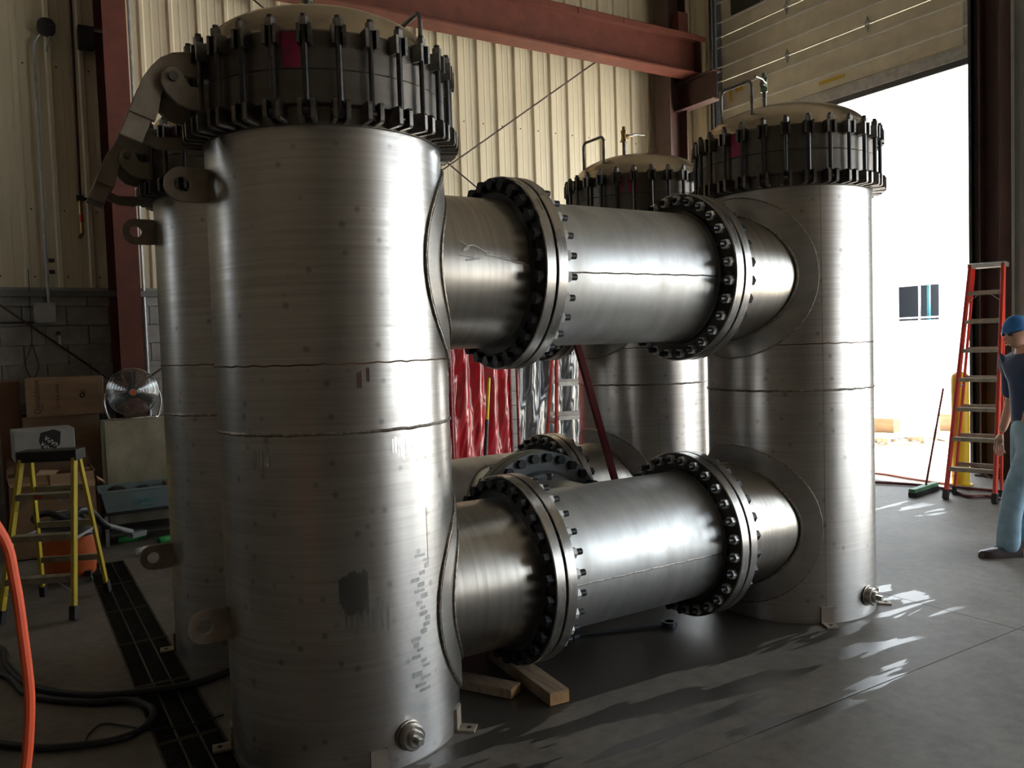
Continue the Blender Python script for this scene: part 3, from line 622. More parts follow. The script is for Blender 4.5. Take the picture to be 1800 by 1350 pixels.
# ================================================================== PIPE SPOOLS
def ring_bolts(par, c, axis, mesh_list, flip=False, n=NB):
    """studs round a joint; c joint centre (local), axis unit vector from heads to nuts"""
    a = Vector(axis).normalized(); up = Vector((0, 0, 1)); s = up.cross(a)
    Rm = Matrix((a, s, up)).transposed()
    for i in range(n):
        t = 2 * PI * (i + .5) / n; p = Vector(c) + (s * math.cos(t) + up * math.sin(t)) * BC
        st = inst('stud', ME['stud'], par, p, R=Rm)
        for nm, me in mesh_list: inst(nm, me, st)
def spool(y, z, label, branch=0, seam=-.05):
    sp = thing('pipe_spool', label, 'pipe', (FX, y, z), 0, 'flanged pipe spools between the vessels')
    Ls = A - 2 * FX
    MB().lathe((.006, 0, 0), (1, 0, 0), [(NR, 0)] + [(NR, Ls * i / 8) for i in range(1, 8)] + [(NR, Ls - .012)], 96).build('pipe', 'spool', sp)
    for x0, s in ((.006, 1), (Ls - .006, -1)):
        f = MB().lathe((x0, 0, 0), (s, 0, 0), [(NR - .02, 0), (FR - .003, 0), (FR, .003), (FR, .052), (FR - .004, .056), (NR - .02, .056)], 112).build('spool_flange', 'flange' if z > 1 else 'flange', sp)
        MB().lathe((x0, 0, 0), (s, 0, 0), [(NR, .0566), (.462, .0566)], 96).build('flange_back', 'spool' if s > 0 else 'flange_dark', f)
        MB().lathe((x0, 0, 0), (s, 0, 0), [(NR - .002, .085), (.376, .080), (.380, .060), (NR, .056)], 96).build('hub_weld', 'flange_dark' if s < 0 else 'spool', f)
        MB().lathe((x0 - s * .011, 0, 0), (s, 0, 0), [(NR - .03, 0), (.440, 0), (.440, .011), (NR - .03, .011)], 96).build('gasket', 'gasket', sp)
        ring_bolts(sp, (x0 - s * .006, 0, 0), (s, 0, 0), (('bolt_head', ME['head']), ('nut', ME['znut'])))
    a = math.asin(seam / NR); yy, zz = -(NR) * math.cos(a), NR * math.sin(a)
    MB().tube([(.07 + (Ls - .14) * i / 40, yy, zz + .0015 * math.sin(i * 1.3)) for i in range(41)], .004, 6).build('long_seam', 'weld', sp)
    if branch:
        b = MB().lathe((Ls / 2, branch * .20, 0), (0, branch, 0), [(.315, 0), (.315, .15), (.315, .435)], 80).build('tee_branch', 'spool', sp)
        yj = B_ / 2
        MB().lathe((Ls / 2, 0, 0), (0, branch, 0), [(.29, yj - .064), (FR - .004, yj - .064), (FR, yj - .060), (FR, yj - .008), (FR - .004, yj - .004), (.29, yj - .004)], 96).build('branch_flange', 'grey_flange', b)
        MB().lathe((Ls / 2, 0, 0), (0, branch, 0), [(.31, yj - .10), (.335, yj - .098), (.352, yj - .066), (.31, yj - .064)], 80).build('branch_hub', 'grey_flange', b)
        # saddle weld where the branch leaves the run
        pts = []
        for i in range(60):
            t = 2 * PI * i / 60; dx, dz = .318 * math.cos(t), .318 * math.sin(t); pts.append((Ls / 2 + dx, branch * math.sqrt(NR * NR - dz * dz), dz))
        MB().tube(pts, .009, 6, True).build('saddle_weld', 'weld', b)
        MB().cyl((Ls / 2 - .02, branch * .50, .31), (Ls / 2 - .02, branch * .50, .355), .014, 10).cyl((Ls / 2 - .02, branch * .50, .34), (Ls / 2 - .02, branch * .50, .352), .02, 6).build('vent_plug', 'lug', b)
        if branch > 0: ring_bolts(sp, (Ls / 2, yj, 0), (0, 1, 0), (('bolt_head', ME['head']), ('nut', ME['znut'])))
    return sp
S1 = spool(0, ZU, 'upper flanged grey pipe joining the nearest vessel to the doorway vessel', 0, -.02)
S2 = spool(0, ZL, 'lower flanged grey pipe with rear tee joining nearest and doorway vessels', 1, -.035)
S3 = spool(B_, ZU, 'upper flanged pipe of the rear vessel pair, hidden behind the front one')
S4 = spool(B_, ZL, 'lower flanged pipe of the rear vessel pair with black bolts', -1)
# chalk scribble on the near upper nozzle
def nozzle_line(pts, zc, m, name, par, r=.0032):
    P = []
    for x, t in spline([(a, b, 0) for a, b in pts], 6) and [(q.x, q.y) for q in spline([(a, b, 0) for a, b in pts], 6)]:
        P.append((x, -(NR + .0006) * math.cos(t), zc + (NR + .0006) * math.sin(t)))
    return MB().tube(P, r, 5).build(name, m, par)
nozzle_line([(.46, .30), (.50, .22), (.47, .18), (.52, .25), (.60, .14), (.72, .06), (.80, .02)], ZU, 'chalk', 'chalk_scribble', V1)
nozzle_line([(.56, .19), (.62, .16), (.58, .13), (.66, .12), (.74, .10), (.70, .07), (.78, .05)], ZU, 'chalk', 'chalk_scribble', V1)
nozzle_line([(.45, .12), (.52, .10), (.48, .06), (.55, .09)], ZU, 'chalk', 'chalk_scribble', V1)

# ================================================================== TRENCH GRATES
gl = .725
fr = MB(); wd = GX1 - GX0 - .012
for x in (0, wd / 3, 2 * wd / 3, wd): fr.bx(x - .004, x + .004, 0, gl - .008, -.026, -.001)
fr.bx(0, wd, -.0, .008, -.026, -.001); fr.bx(0, wd, gl - .016, gl - .008, -.026, -.001)
sl = MB(); k = 0.
while k < gl - .02: sl.bx(0, wd, k, k + .005, -.028, -.004); k += .0205
frm, slm = shared(fr, 'frame', 'grate_rod', 0), shared(sl, 'cross_bars', 'grate', 0)
gnames = ['second drain grate panel, under the black hose loop', 'drain grate panel nearest the camera with a worn end bar', 'drain grate panel crossed by the thick black hose', 'third drain grate panel beside the hidden vessel', 'drain grate panel beside the lower lifting lug', 'drain grate panel next to the orange vacuum', 'farthest drain grate panel by the lying clear bottle']
y0 = .30 - gl * 2; lab = {0: 'black steel drain grate panel at the bottom edge of the picture', 1: 'black steel drain grate panel in front of the black hose loop', 2: 'black steel drain grate panel under the black hose loop', 3: 'black steel drain grate panel crossed by the thick black hose', 4: 'black steel drain grate panel beside the lower part of the hidden vessel', 5: 'black steel drain grate panel beside the orange vacuum', 6: 'farthest black steel drain grate panel, by the plastic bottles'}
for i in range(7):
    g = thing('drain_grate', lab[i], 'grate', (GX0 + .006, y0 + i * gl, 0), 0, 'trench drain grates')
    inst('frame', frm, g); tag(inst('cross_bars', slm, g), kind='stuff')

# ================================================================== LADDERS
def stepladder(name, label, loc, rz, H, wb_, wt, depth, nstep, rail, stepm, capm, rear_bars=True, foot='rubber', front_lean=.62, cap_h=.06, rw=.022, rd=.060):
    """front frame at -Y, rear frame at +Y; depth = distance between feet"""
    L = thing(name, label, 'ladder', loc, rz)
    yt = -depth / 2 + depth * front_lean
    for s in (-1, 1):
        p, q = Vector((s * wb_ / 2, -depth / 2, .015)), Vector((s * wt / 2, yt - .05, H - cap_h * .5))
        o = MB().bar(p, q, rw, rd, (0, 1, 0)).build('front_rail', rail, L, smooth=0, bevel=.003)
        MB().bar(p - (q - p).normalized() * .012, p + (q - p).normalized() * .075, rw + .014, rd + .012, (0, 1, 0)).build('foot', foot, o, smooth=0)
        p2, q2 = Vector((s * (wb_ / 2 - .005), depth / 2, .015)), Vector((s * (wt / 2 - .012), yt + .05, H - cap_h * .5))
        o = MB().bar(p2, q2, .02, .045, (0, 1, 0)).build('rear_rail', rail, L, smooth=0, bevel=.003)
        MB().bar(p2 - (q2 - p2).normalized() * .012, p2 + (q2 - p2).normalized() * .065, .034, .055, (0, 1, 0)).build('foot', foot, o, smooth=0)
        MB().bar(p.lerp(q, .47), p2.lerp(q2, .47), .004, .018).build('spreader', 'galv', L, smooth=0)
    for k in range(1, nstep + 1):
        t = k / (nstep + 1.); w_ = wb_ + (wt - wb_) * t; y = -depth / 2 + (yt - .05 + depth / 2) * t; z = .015 + (H - cap_h * .5) * t
        st = MB().bx(-w_ / 2 + .01, w_ / 2 - .01, y - .042, y + .042, z - .006, z + .006).bx(-w_ / 2 + .01, w_ / 2 - .01, y - .044, y - .038, z - .032, z + .006).bx(-w_ / 2 + .01, w_ / 2 - .01, y + .036, y + .042, z - .026, z + .006).build('step', stepm, L, smooth=0)
        if k in (1, nstep) or not rear_bars:
            for s in (-1, 1): MB().bar((s * (w_ / 2 - .012), y - .02, z - .10), (s * (w_ / 2 - .11), y - .02, z - .02), .004, .014, (0, 1, 0)).build('step_brace', 'galv', st, smooth=0)
        if rear_bars:
            yr = depth / 2 + (yt + .05 - depth / 2) * t
            MB().bx(-w_ / 2 + .012, w_ / 2 - .012, yr - .012, yr + .012, z - .02, z + .02).build('rear_bar', stepm, L, smooth=0)
    MB().bx(-wt / 2 - .025, wt / 2 + .025, yt - .085, yt + .085, H - cap_h, H).build('top_cap', capm, L, smooth=0, bevel=.008)
    return L
YL = stepladder('step_ladder', 'short yellow fibreglass stepladder with black top on the left', (-1.02, 2.80, 0), math.radians(-24), 1.07, .44, .33, .62, 3, 'fibre_yellow', 'alu_dirty', 'black_plastic', front_lean=.56, cap_h=.075)
# step label
st = [c for c in YL.children if c.name.startswith('step') and not c.name.startswith('step_')]
top = max(st, key=lambda o: max(v.co.z for v in o.data.vertices))
zt = max(v.co.z for v in top.data.vertices); yf = min(v.co.y for v in top.data.vertices)
MB().bx(-.055, -.005, yf - .001, yf, zt - .026, zt - .008).build('red_label', 'red_lbl', top, smooth=0); MB().bx(.0, .06, yf - .001, yf, zt - .026, zt - .008).build('grey_label', 'board2', top, smooth=0)
stepladder('step_ladder', 'tall red fibreglass stepladder beside the doorway behind the man', (6.84, .97, 0), math.radians(-74), 2.36, .43, .30, .30, 7, 'fibre_red', 'alu_dirty', 'alu', front_lean=2.65, cap_h=.05, rw=.03, rd=.075)
stepladder('step_ladder', 'red stepladder with shiny steps behind the farthest vessel', (3.46, 2.95, 0), math.radians(-18), 1.95, .62, .36, .5, 5, 'fibre_red', 'alu', 'alu', front_lean=.55, cap_h=.05)
o = MB().bar((2.47, .87, .01), (1.90, .87, 1.86), .042, .03, (0, 1, 0)).build('leaning_bar', 'dkred_bar', smooth=0); tag(o, 'dark red square bar leaning in front of the farthest vessel', 'bar')

# ================================================================== WELDING SCREENS
def curtain(name, label, p, q, z0, z1, m, folds, amp, seed):
    random.seed(seed)
    t = thing(name, label, 'curtain', ((p[0] + q[0]) / 2, (p[1] + q[1]) / 2, 0))
    c = Vector(((p[0] + q[0]) / 2, (p[1] + q[1]) / 2, 0)); P, Q = Vector((*p, 0)) - c, Vector((*q, 0)) - c
    d = Q - P; nrm = Vector((-d.y, d.x, 0)).normalized(); nu, nv = 90, 60; vs = []
    for j in range(nv + 1):
        b = j / nv
        for i in range(nu + 1):
            a = i / nu; z = z0 + (z1 - z0) * b
            f = amp * math.sin(a * folds * 2 * PI + 2.2 * b * (a - .3)) * (.4 + .6 * b) + amp * .9 * noise.noise(Vector((a * 6 - b * 3.0 * (1 - a), b * 2.2, seed))) + .35 * amp * noise.noise(Vector((a * 20 - b * 9, b * 6, seed + 5)))
            vs.append(P + d * a + nrm * f + Vector((0, 0, z)))
    fs = [(j * (nu + 1) + i, j * (nu + 1) + i + 1, (j + 1) * (nu + 1) + i + 1, (j + 1) * (nu + 1) + i) for j in range(nv) for i in range(nu)]
    MB().add(vs, fs).build('vinyl_sheet', m, t, smooth=80)
    for e in (P, Q): MB().cyl((e.x, e.y, 0), (e.x, e.y, z1 + .05), .018, 10).build('post', 'pink_post', t)
    MB().cyl((P.x, P.y, z1 + .03), (Q.x, Q.y, z1 + .03), .016, 10).build('top_rail', 'pink_post', t)
    return t
curtain('welding_curtain', 'glossy red vinyl welding curtain seen between the pipes', (2.95, 4.55), (3.82, 4.75), .08, 1.95, 'red_vinyl', 4, .04, 3)
curtain('welding_curtain', 'dark glossy vinyl curtain beside the red one behind the ladder', (3.90, 4.72), (5.5, 4.95), .08, 1.95, 'black_vinyl', 5, .04, 9)
curtain('welding_curtain', 'dark red curtain edge next to the nearest vessel', (2.35, 4.30), (2.90, 4.50), .08, 2.0, 'red_vinyl', 2, .03, 5)
t = thing('leaning_pole', 'thin pole, yellow above and black below, in front of red curtain', 'pole', (3.154, 4.3, 0))
MB().cyl((-.06, -.1, .02), (.075, 0, .86), .022, 10).build('black_grip', 'black_plastic', t); MB().cyl((.075, 0, .86), (.150, .06, 1.315), .020, 10).build('yellow_shaft', 'yellow_paint', t)

# ================================================================== LEFT-HAND CLUTTER
def carton(name, label, x0, x1, y0, y1, z0, z1, m, rz=0., flap=True, group=None):
    cx, cy = (x0 + x1) / 2, (y0 + y1) / 2; t = thing(name, label, 'box', (cx, cy, z0), rz, group); hx, hy, hz = (x1 - x0) / 2, (y1 - y0) / 2, z1 - z0
    MB().bx(-hx, hx, -hy, hy, 0, hz).build('carton_body', m, t, smooth=0, bevel=.006)
    if flap: MB().bx(-hx + .004, hx - .004, -.03, .03, hz, hz + .0015).build('tape_strip', 'board2', t, smooth=0)
    return t, hx, hy, hz
b, hx, hy, hz = carton('cardboard_box', 'tall plain cardboard box under the lettered carton', -1.127, -.47, 5.65, 6.25, 0, 1.125, 'board2')
b, hx, hy, hz = carton('cardboard_box', 'long cardboard box with sideways lettering, topmost of the pile', -1.075, -.405, 5.55, 6.15, 1.1265, 1.50, 'board', math.radians(-4))
def letter(par, body, size, x, z, yf, rot90=True, m='black_ink', name='lettering'):
    o = inst(name, text_mesh(body, size, m), par); R3 = Matrix.Rotation(PI / 2, 3, 'X')
    if rot90: R3 = R3 @ Matrix.Rotation(PI / 2, 3, 'Z')
    mm = R3.to_4x4(); mm.translation = Vector((x, yf, z)); o.matrix_local = mm; return o
letter(b, 'Donaldson', .075, -hx + .095, hz * .52, -hy - .001); letter(b, 'Torit', .036, -hx + .135, hz * .25, -hy - .001)
letter(b, 'ULTRA-WEB', .042, -hx + .27, hz * .52, -hy - .001)
MB().lathe((hx - .19, -hy - .001, hz * .52), (0, -1, 0), [(.012, 0), (.026, 0), (.026, .001), (.012, .001)], 20).build('printed_logo', 'black_ink', b)
letter(b, 'd', .07, hx - .185, hz * .60, -hy - .001, True)
b, hx, hy, hz = carton('cardboard_box', 'plain brown box at the dark left end of the pile', -1.32, -1.14, 5.75, 6.25, 0, 1.48, 'board_dark')
# grey printed carton
b, hx, hy, hz = carton('printed_carton', 'grey printed carton with a dark hexagon emblem on the torn box', -1.225, -.76, 4.72, 5.15, .80, 1.065, 'grey_carton', math.radians(3), False)
he = MB(); he.prism([(-.07, .10), (-.085, .03), (-.06, -.07), (0, -.115), (.045, -.09), (.075, .0), (.085, .1), (.03, .125)], (.04, -hy - .0005, .14), (1, 0, 0), (0, 0, 1), 0, .0012); he.build('hexagon_emblem', 'black_ink', b, smooth=0)
def slant(body, size, x, z, ang, m):
    o = inst('lettering', text_mesh(body, size, m), b); mm = (Matrix.Rotation(PI / 2, 3, 'X') @ Matrix.Rotation(ang, 3, 'Z')).to_4x4(); mm.translation = Vector((x, -hy - .0022, z)); o.matrix_local = mm
slant('NAPA', .055, .055, .155, math.radians(138), 'white_lbl'); slant('NAPA', .05, .02, .11, math.radians(138), 'white_lbl')
MB().box((.125, -hy - .001, .065), (.055, .002, .032), R=Matrix.Rotation(.7, 3, 'Y')).build('printed_bar', 'black_ink', b, smooth=0); MB().box((-.155, -hy - .001, .035), (.075, .002, .03), R=Matrix.Rotation(.6, 3, 'Y')).build('printed_bar', 'black_ink', b, smooth=0)
# torn open pallet box
t = thing('open_box', 'large torn cardboard box with bent flaps behind the yellow ladder', 'box', (-.95, 4.78, 0))
mb = MB(); x0, x1, y0, y1, zt = -.33, .33, -.32, .33, .70
mb.bx(x0, x1, y0, y0 + .008, 0, zt); mb.bx(x0, x1, y1 - .008, y1, 0, zt + .09); mb.bx(x0, x0 + .008, y0, y1, 0, zt); mb.bx(x1 - .008, x1, y0, y1, 0, zt); mb.bx(x0, x1, y0, y1, 0, .01)
mb.build('carton_body', 'board', t, smooth=0)
MB().bar((-.30, -.33, .70), (-.30 + .2, -.33, .70), .004, .004).build('torn_edge', 'board2', t, smooth=0)
def flap(p, u, v, m, name='flap'):
    p, u, v = Vector(p), Vector(u), Vector(v); n = u.cross(v).normalized() * .004; mid = v * .55 + u.cross(v).normalized() * .012
    q = [p, p + u, p + u + mid, p + u + v, p + v, p + mid]
    MB().add([a - n for a in q] + [a + n for a in q], [(0, 1, 2, 5), (5, 2, 3, 4), (6, 11, 8, 7), (11, 10, 9, 8), (0, 6, 7, 1), (1, 7, 8, 2), (2, 8, 9, 3), (3, 9, 10, 4), (4, 10, 11, 5), (5, 11, 6, 0)]).build(name, m, t, smooth=0)
flap((-.02, -.325, .70), (.33, 0, 0), (.0, -.09, -.12), 'board2'); flap((-.33, -.325, .70), (.28, 0, .0), (.02, -.05, -.075), 'board'); flap((.31, -.30, .68), (.0, .25, 0), (.09, 0, -.10), 'board2'); flap((-.33, .3, .7), (0, -.55, 0), (.05, 0, .03), 'board_dark')
flap((-.12, -.29, .70), (.14, .05, -.02), (.04, .10, .03), 'board2', 'loose_cardboard'); flap((.20, -.2, .64), (.11, 0, .0), (0, .2, .06), 'board_dark', 'loose_cardboard')
MB().bx(-.31, .31, -.3, .3, .50, .60).build('packed_contents', 'board_dark', t, smooth=0)
MB().bx(-.13, .12, -.3262, -.3255, .53, .61).build('paper_label', 'white_lbl', t, smooth=0); MB().bx(-.10, .10, -.3262, -.3255, .36, .385).build('paper_label', 'white_lbl', t, smooth=0)
# plywood crate and fan
t = thing('plywood_crate', 'stained pale plywood crate standing under the fan', 'crate', (-.208, 5.17, 0))
MB().bx(-.275, .40, -.215, .215, 0, 1.062).build('crate_body', 'crate', t, smooth=0, bevel=.004)
MB().bx(-.28, -.255, -.22, .22, 0, 1.064).build('edge_batten', 'crate', t, smooth=0); MB().bx(-.28, .405, -.22, .22, 1.062, 1.076).build('crate_lid', 'crate', t, smooth=0)
t = thing('floor_fan', 'round chrome-caged fan with orange hub badge on the crate', 'fan', (-.212, 5.15, 1.0765), math.radians(-4))
FRd, fz = .228, .262
mb = MB()
for k in range(24):
    rr = .04 + (FRd - .04) * k / 23; yy = -.075 + .05 * (rr / FRd) ** 2; mb.tube([(rr * math.cos(2 * PI * i / 40), yy, fz + rr * math.sin(2 * PI * i / 40)) for i in range(40)], .0017, 4, True)
fg = mb.build('front_guard', 'silver_wire', t); fg['kind'] = 'stuff'
spk = shared(MB().bar((.035, -.078, 0), (FRd, -.026, 0), .003, .004), 'guard_spoke', 'silver_wire', 0)
for k in range(12): inst('guard_spoke', spk, fg, (0, 0, fz), (0, 2 * PI * k / 12, 0))
mb = MB()
for k in range(8):
    rr = .05 + (FRd - .05) * k / 7; yy = .075 - .05 * (rr / FRd) ** 2; mb.tube([(rr * math.cos(2 * PI * i / 40), yy, fz + rr * math.sin(2 * PI * i / 40)) for i in range(40)], .002, 4, True)
tag(mb.build('rear_guard', 'silver_wire', t), kind='stuff')
MB().tube([(FRd * math.cos(2 * PI * i / 48), 0, fz + FRd * math.sin(2 * PI * i / 48)) for i in range(48)], .007, 6, True).build('cage_rim', 'silver_wire', t)
MB().cyl((0, .10, fz), (0, -.02, fz), .06, 20).build('motor', 'dark_steel', t)
bl_ = MB()
for i in range(6): pass
bld = shared(MB().add([(.04, -.02, -.03), (.19, -.03, -.06), (.20, .02, .05), (.04, .02, .03), (.04, -.017, -.03), (.19, -.027, -.06), (.20, .023, .05), (.04, .023, .03)], [(0, 1, 2, 3), (7, 6, 5, 4), (0, 4, 5, 1), (1, 5, 6, 2), (2, 6, 7, 3), (3, 7, 4, 0)]), 'fan_blade', 'dark_steel', 0)
for i in range(3): inst('fan_blade', bld, t, (0, 0, fz), (0, 2 * PI * i / 3 + .4, 0))
hb = MB().cyl((0, -.075, fz), (0, -.086, fz), .034, 24).build('hub_ring', 'silver_wire', t); MB().cyl((0, -.0862, fz), (0, -.090, fz), .026, 24).build('hub_badge', 'orange_plastic', hb)
MB().tube(spline([(-FRd - .005, 0, fz), (-FRd - .02, 0, .16), (-FRd + .01, -.01, .03), (-FRd + .05, -.03, .012), (0, -.05, .012), (FRd - .05, -.03, .012), (FRd - .01, -.01, .03), (FRd + .02, 0, .16), (FRd + .005, 0, fz)], 5), .011, 8).build('floor_stand', 'chrome', t)
MB().tube(spline([(-.2, .05, fz + .12), (-.26, .0, fz + .2), (-.30, -.08, fz + .08), (-.27, -.06, .06), (-.24, 0, .02)], 6), .004, 6).build('power_cord', 'rubber', t)
# tote on a cart
t = thing('parts_tote', 'blue grey plastic parts tote on a cart left of the vessels', 'tote', (-.12, 4.70, .30))
mb = MB(); X0, X1, Y0, Y1 = -.47, .60, -.20, .22
tot = []
ob = [(X0 + .04, Y0 + .03), (X1 - .04, Y0 + .03), (X1 - .04, Y1 - .03), (X0 + .04, Y1 - .03)]; ot = [(X0, Y0), (X1, Y0), (X1, Y1), (X0, Y1)]
vs = [(*p, 0) for p in ob] + [(*p, .19) for p in ot] + [(p[0] + (.012 if p[0] < 0 else -.012), p[1] + (.012 if p[1] < 0 else -.012), .19) for p in ot] + [(p[0] + (.012 if p[0] < 0 else -.012), p[1] + (.012 if p[1] < 0 else -.012), .012) for p in ob]
fs = [(0, 1, 2, 3)] + [(i, (i + 1) % 4, 4 + (i + 1) % 4, 4 + i) for i in range(4)] + [(4 + i, 4 + (i + 1) % 4, 8 + (i + 1) % 4, 8 + i) for i in range(4)] + [(8 + i, 8 + (i + 1) % 4, 12 + (i + 1) % 4, 12 + i) for i in range(4)] + [(12, 13, 14, 15)]
mb.add(vs, fs).build('tub', 'tote', t, smooth=0, bevel=.006)
mb = MB()
for a, b_ in ((0, 1), (1, 2), (2, 3), (3, 0)): mb.bar((*ot[a], .19), (*ot[b_], .19), .026, .018)
mb.build('rim', 'tote', t, smooth=0, bevel=.004)
MB().tube(spline([(-.20, -.192, .06), (-.17, -.196, .11), (-.13, -.193, .07), (-.10, -.196, .10), (-.08, -.192, .06), (-.05, -.195, .09), (-.17, -.192, .05), (-.04, -.190, .04)], 5), .004, 4).build('marker_scrawl', 'teal_ink', t)
t = thing('tool_cart', 'dark low steel cart carrying the blue grey tote', 'cart', (-.14, 4.72, 0))
MB().bx(-.42, .55, -.18, .2, .27, .2985).build('shelf', 'dark_steel', t, smooth=0); MB().bx(-.40, .53, -.16, .18, .10, .12).build('shelf', 'dark_steel', t, smooth=0)
for x in (-.41, .54):
    for y in (-.17, .19): MB().bx(x - .015, x + .015, y - .015, y + .015, .0, .27).build('leg', 'galv' if x < 0 and y < 0 else 'dark_steel', t, smooth=0)
for i, (x, y, s, h, lb) in enumerate(((.21, 4.66, .08, .13, 'small brown carton in the tote, the one nearer the vessel'), (.035, 4.74, .07, .11, 'small brown carton in the tote, left of its twin'))):
    bb, hx, hy, hz = carton('small_carton', lb, x - s, x + s, y - .06, y + .06, .314, .314 + h + .08, 'board', .1)
def lump(name, label, cat, loc, rx, ry, rz_, m):
    mb = MB(); n, k = 16, 8; vs = []
    for j in range(k + 1):
        ph = -PI / 2 + PI * j / k
        for i in range(n):
            th = 2 * PI * i / n; q = Vector((math.cos(ph) * math.cos(th), math.cos(ph) * math.sin(th), math.sin(ph))); s = 1 + .25 * noise.noise(q * 1.8 + Vector(loc) * 9)
            vs.append((q.x * rx * s, q.y * ry * s, q.z * rz_ * s))
    mb.add(vs, [(j * n + i, j * n + (i + 1) % n, (j + 1) * n + (i + 1) % n, (j + 1) * n + i) for j in range(k) for i in range(n)])
    o = mb.build(name, m, None, loc); tag(o, label, cat); return o
lump('rag_bundle', 'dark rag bundle heaped in the left half of the tote', 'rag', (-.44, 4.70, .43), .10, .10, .085, 'rubber')
lump('rag_bundle', 'dark rag bundle in the middle of the tote', 'rag', (-.22, 4.72, .42), .08, .09, .075, 'dark_steel')

# wet vacuum: orange tub, black lid, hose
t = thing('wet_vacuum', 'orange wet vacuum with black lid behind the yellow stepladder', 'vacuum', (-.90, 3.50, 0), math.radians(-20))
MB().lathe((0, 0, 0), (0, 0, 1), [(.001, .055), (.165, .055), (.175, .07), (.195, .34), (.203, .345), (.203, .365), (.18, .37)], 40).build('tub', 'orange_plastic', t)
MB().lathe((0, 0, 0), (0, 0, 1), [(.205, .36), (.212, .375), (.205, .40), (.17, .43), (.12, .455), (.10, .52), (.001, .53)], 40).build('lid', 'black_plastic', t)
for a in (35, 145, 215, 325):
    a = math.radians(a); c_ = Vector((.19 * math.cos(a), .19 * math.sin(a), .03)); w_ = MB().cyl(c_ + Vector((0, -.012, 0)), c_ + Vector((0, .012, 0)), .028, 16).build('caster', 'grey_plastic', t)
    MB().box(c_ + Vector((0, 0, .045)), (.045, .05, .045)).build('caster_housing', 'black_plastic', w_, smooth=0, bevel=.005)
MB().tube(spline([(-.14, -.08, .44), (-.18, -.14, .52), (-.06, -.20, .56), (.06, -.17, .50), (.12, -.10, .55), (.17, .02, .50), (.20, .10, .42), (.24, .16, .36)], 8), .026, 10).build('suction_hose', 'black_plastic', t)
MB().tube([(.235, .15, .37), (.30, .24, .32), (.36, .32, .27)], [.022, .022, .028], 12).box((.395, .37, .245), (.13, .06, .04), rz=.9).build('floor_nozzle', 'grey_plastic', t)
# bottles
def bottle(label, loc, rz, m, cap):
    b = thing('plastic_bottle', label, 'bottle', loc, rz)
    MB().lathe((-.12, 0, 0), (1, 0, 0), [(.001, 0), (.026, .002), (.033, .012), (.033, .13), (.030, .15), (.014, .20), (.012, .225), (.001, .226)], 20).build('body', m, b); MB().lathe((.10, 0, 0), (1, 0, 0), [(.001, .02), (.0145, .02), (.0145, .0), (.012, .0)], 16).build('cap', cap, b)
    MB().lathe((-.12, 0, 0), (1, 0, 0), [(.0335, .05), (.0335, .11)], 20).build('label_band', 'white_lbl' if m == 'clr_glass' else 'grn_glass', b)
bottle('green plastic bottle lying farther left under the tote cart', (-.35, 4.62, .034), .1, 'grn_glass', 'grn_glass'); bottle('clear plastic bottle with red cap lying beside the drain', (-.27, 4.05, .034), .35, 'clr_glass', 'red_lbl'); bottle('green plastic bottle lying against the hidden vessel', (-.06, 4.38, .034), .5, 'grn_glass', 'grn_glass')
# scrap of lumber & yellow strap on floor, left edge
# wall services
t = thing('junction_box', 'grey electrical box at the foot of a conduit on the block wall', 'electrical box', (-.868, WY - .006, 2.165))
MB().bx(-.097, .097, -.11, 0, -.10, .10).build('box_body', 'jbox', t, smooth=0, bevel=.004); MB().bx(-.10, .10, -.118, -.11, -.103, .103).build('box_cover', 'jbox', t, smooth=0)
for x in (-.085, .085):
    for z in (-.088, .088): MB().cyl((x, -.118, z), (x, -.123, z), .006, 8).build('cover_screw', 'chrome', t)
MB().tube([(.045, -.05, .10), (.045, -.05, 2.6), (.05, -.05, 2.78), (.10, -.06, 2.86)], .014, 10).build('conduit', 'galv', t)
MB().cyl((-.6, -.04, -.10), (-.09, -.04, -.095), .012, 8).build('side_conduit', 'dark_steel', t)
t = thing('wall_plug', 'round black cable reel plug high on the left siding', 'plug', (-.70, WY - .02, 5.1))
MB().cyl((0, -.02, 0), (0, -.10, .02), .085, 20).build('housing', 'black_plastic', t); 
for k in range(3): MB().bx(.0, .06, -.125, -.10, -.05 + k * .045, -.02 + k * .045).build('socket', 'rubber', t, smooth=0, bevel=.004)
MB().tube(spline([(.03, -.06, -.08), (.0, -.05, -.16), (-.01, -.03, -.24)], 5), .012, 8).build('cable_tail', 'galv', t)
t = thing('pull_switch', 'small hanging switch with a white lever below the electrical box', 'switch', (-.755, WY - .02, 1.90))
MB().bx(-.02, .02, -.03, 0, .03, .07).build('switch_body', 'black_plastic', t, smooth=0); MB().bx(.0, .022, -.035, -.01, -.10, .03).build('lever', 'white_lbl', t, smooth=0)
o = MB().tube(spline([(-.99, WY - .02, 2.62), (-.995, WY - .02, 2.1), (-1.0, WY - .03, 1.85), (-1.065, WY - .03, 1.65), (-1.03, WY - .03, 1.50), (-.99, WY - .03, 1.50), (-.95, WY - .03, 1.62), (-1.0, WY - .03, 1.86)], 8), .0045, 6).build('hanging_cable', 'rubber'); tag(o, 'thin cable hanging in a loop on the block wall', 'cable')
t = thing('gas_stub', 'short pipe drop with valve and red band on the left siding', 'pipe', (-.478, WY, 3.0))
MB().cyl((0, -.08, .0), (0, -.08, .36), .020, 12).cyl((0, -.08, .0), (-.02, -.02, -.03), .02, 10).build('pipe_drop', 'brass', t); MB().cyl((0, -.08, .12), (0, -.08, .20), .0215, 12).build('red_band', 'red_lbl', t); MB().box((.0, -.08, .37), (.07, .06, .06)).cyl((0, -.08, .37), (.13, -.08, .36), .018, 10).build('valve', 'black_plastic', t, smooth=20)
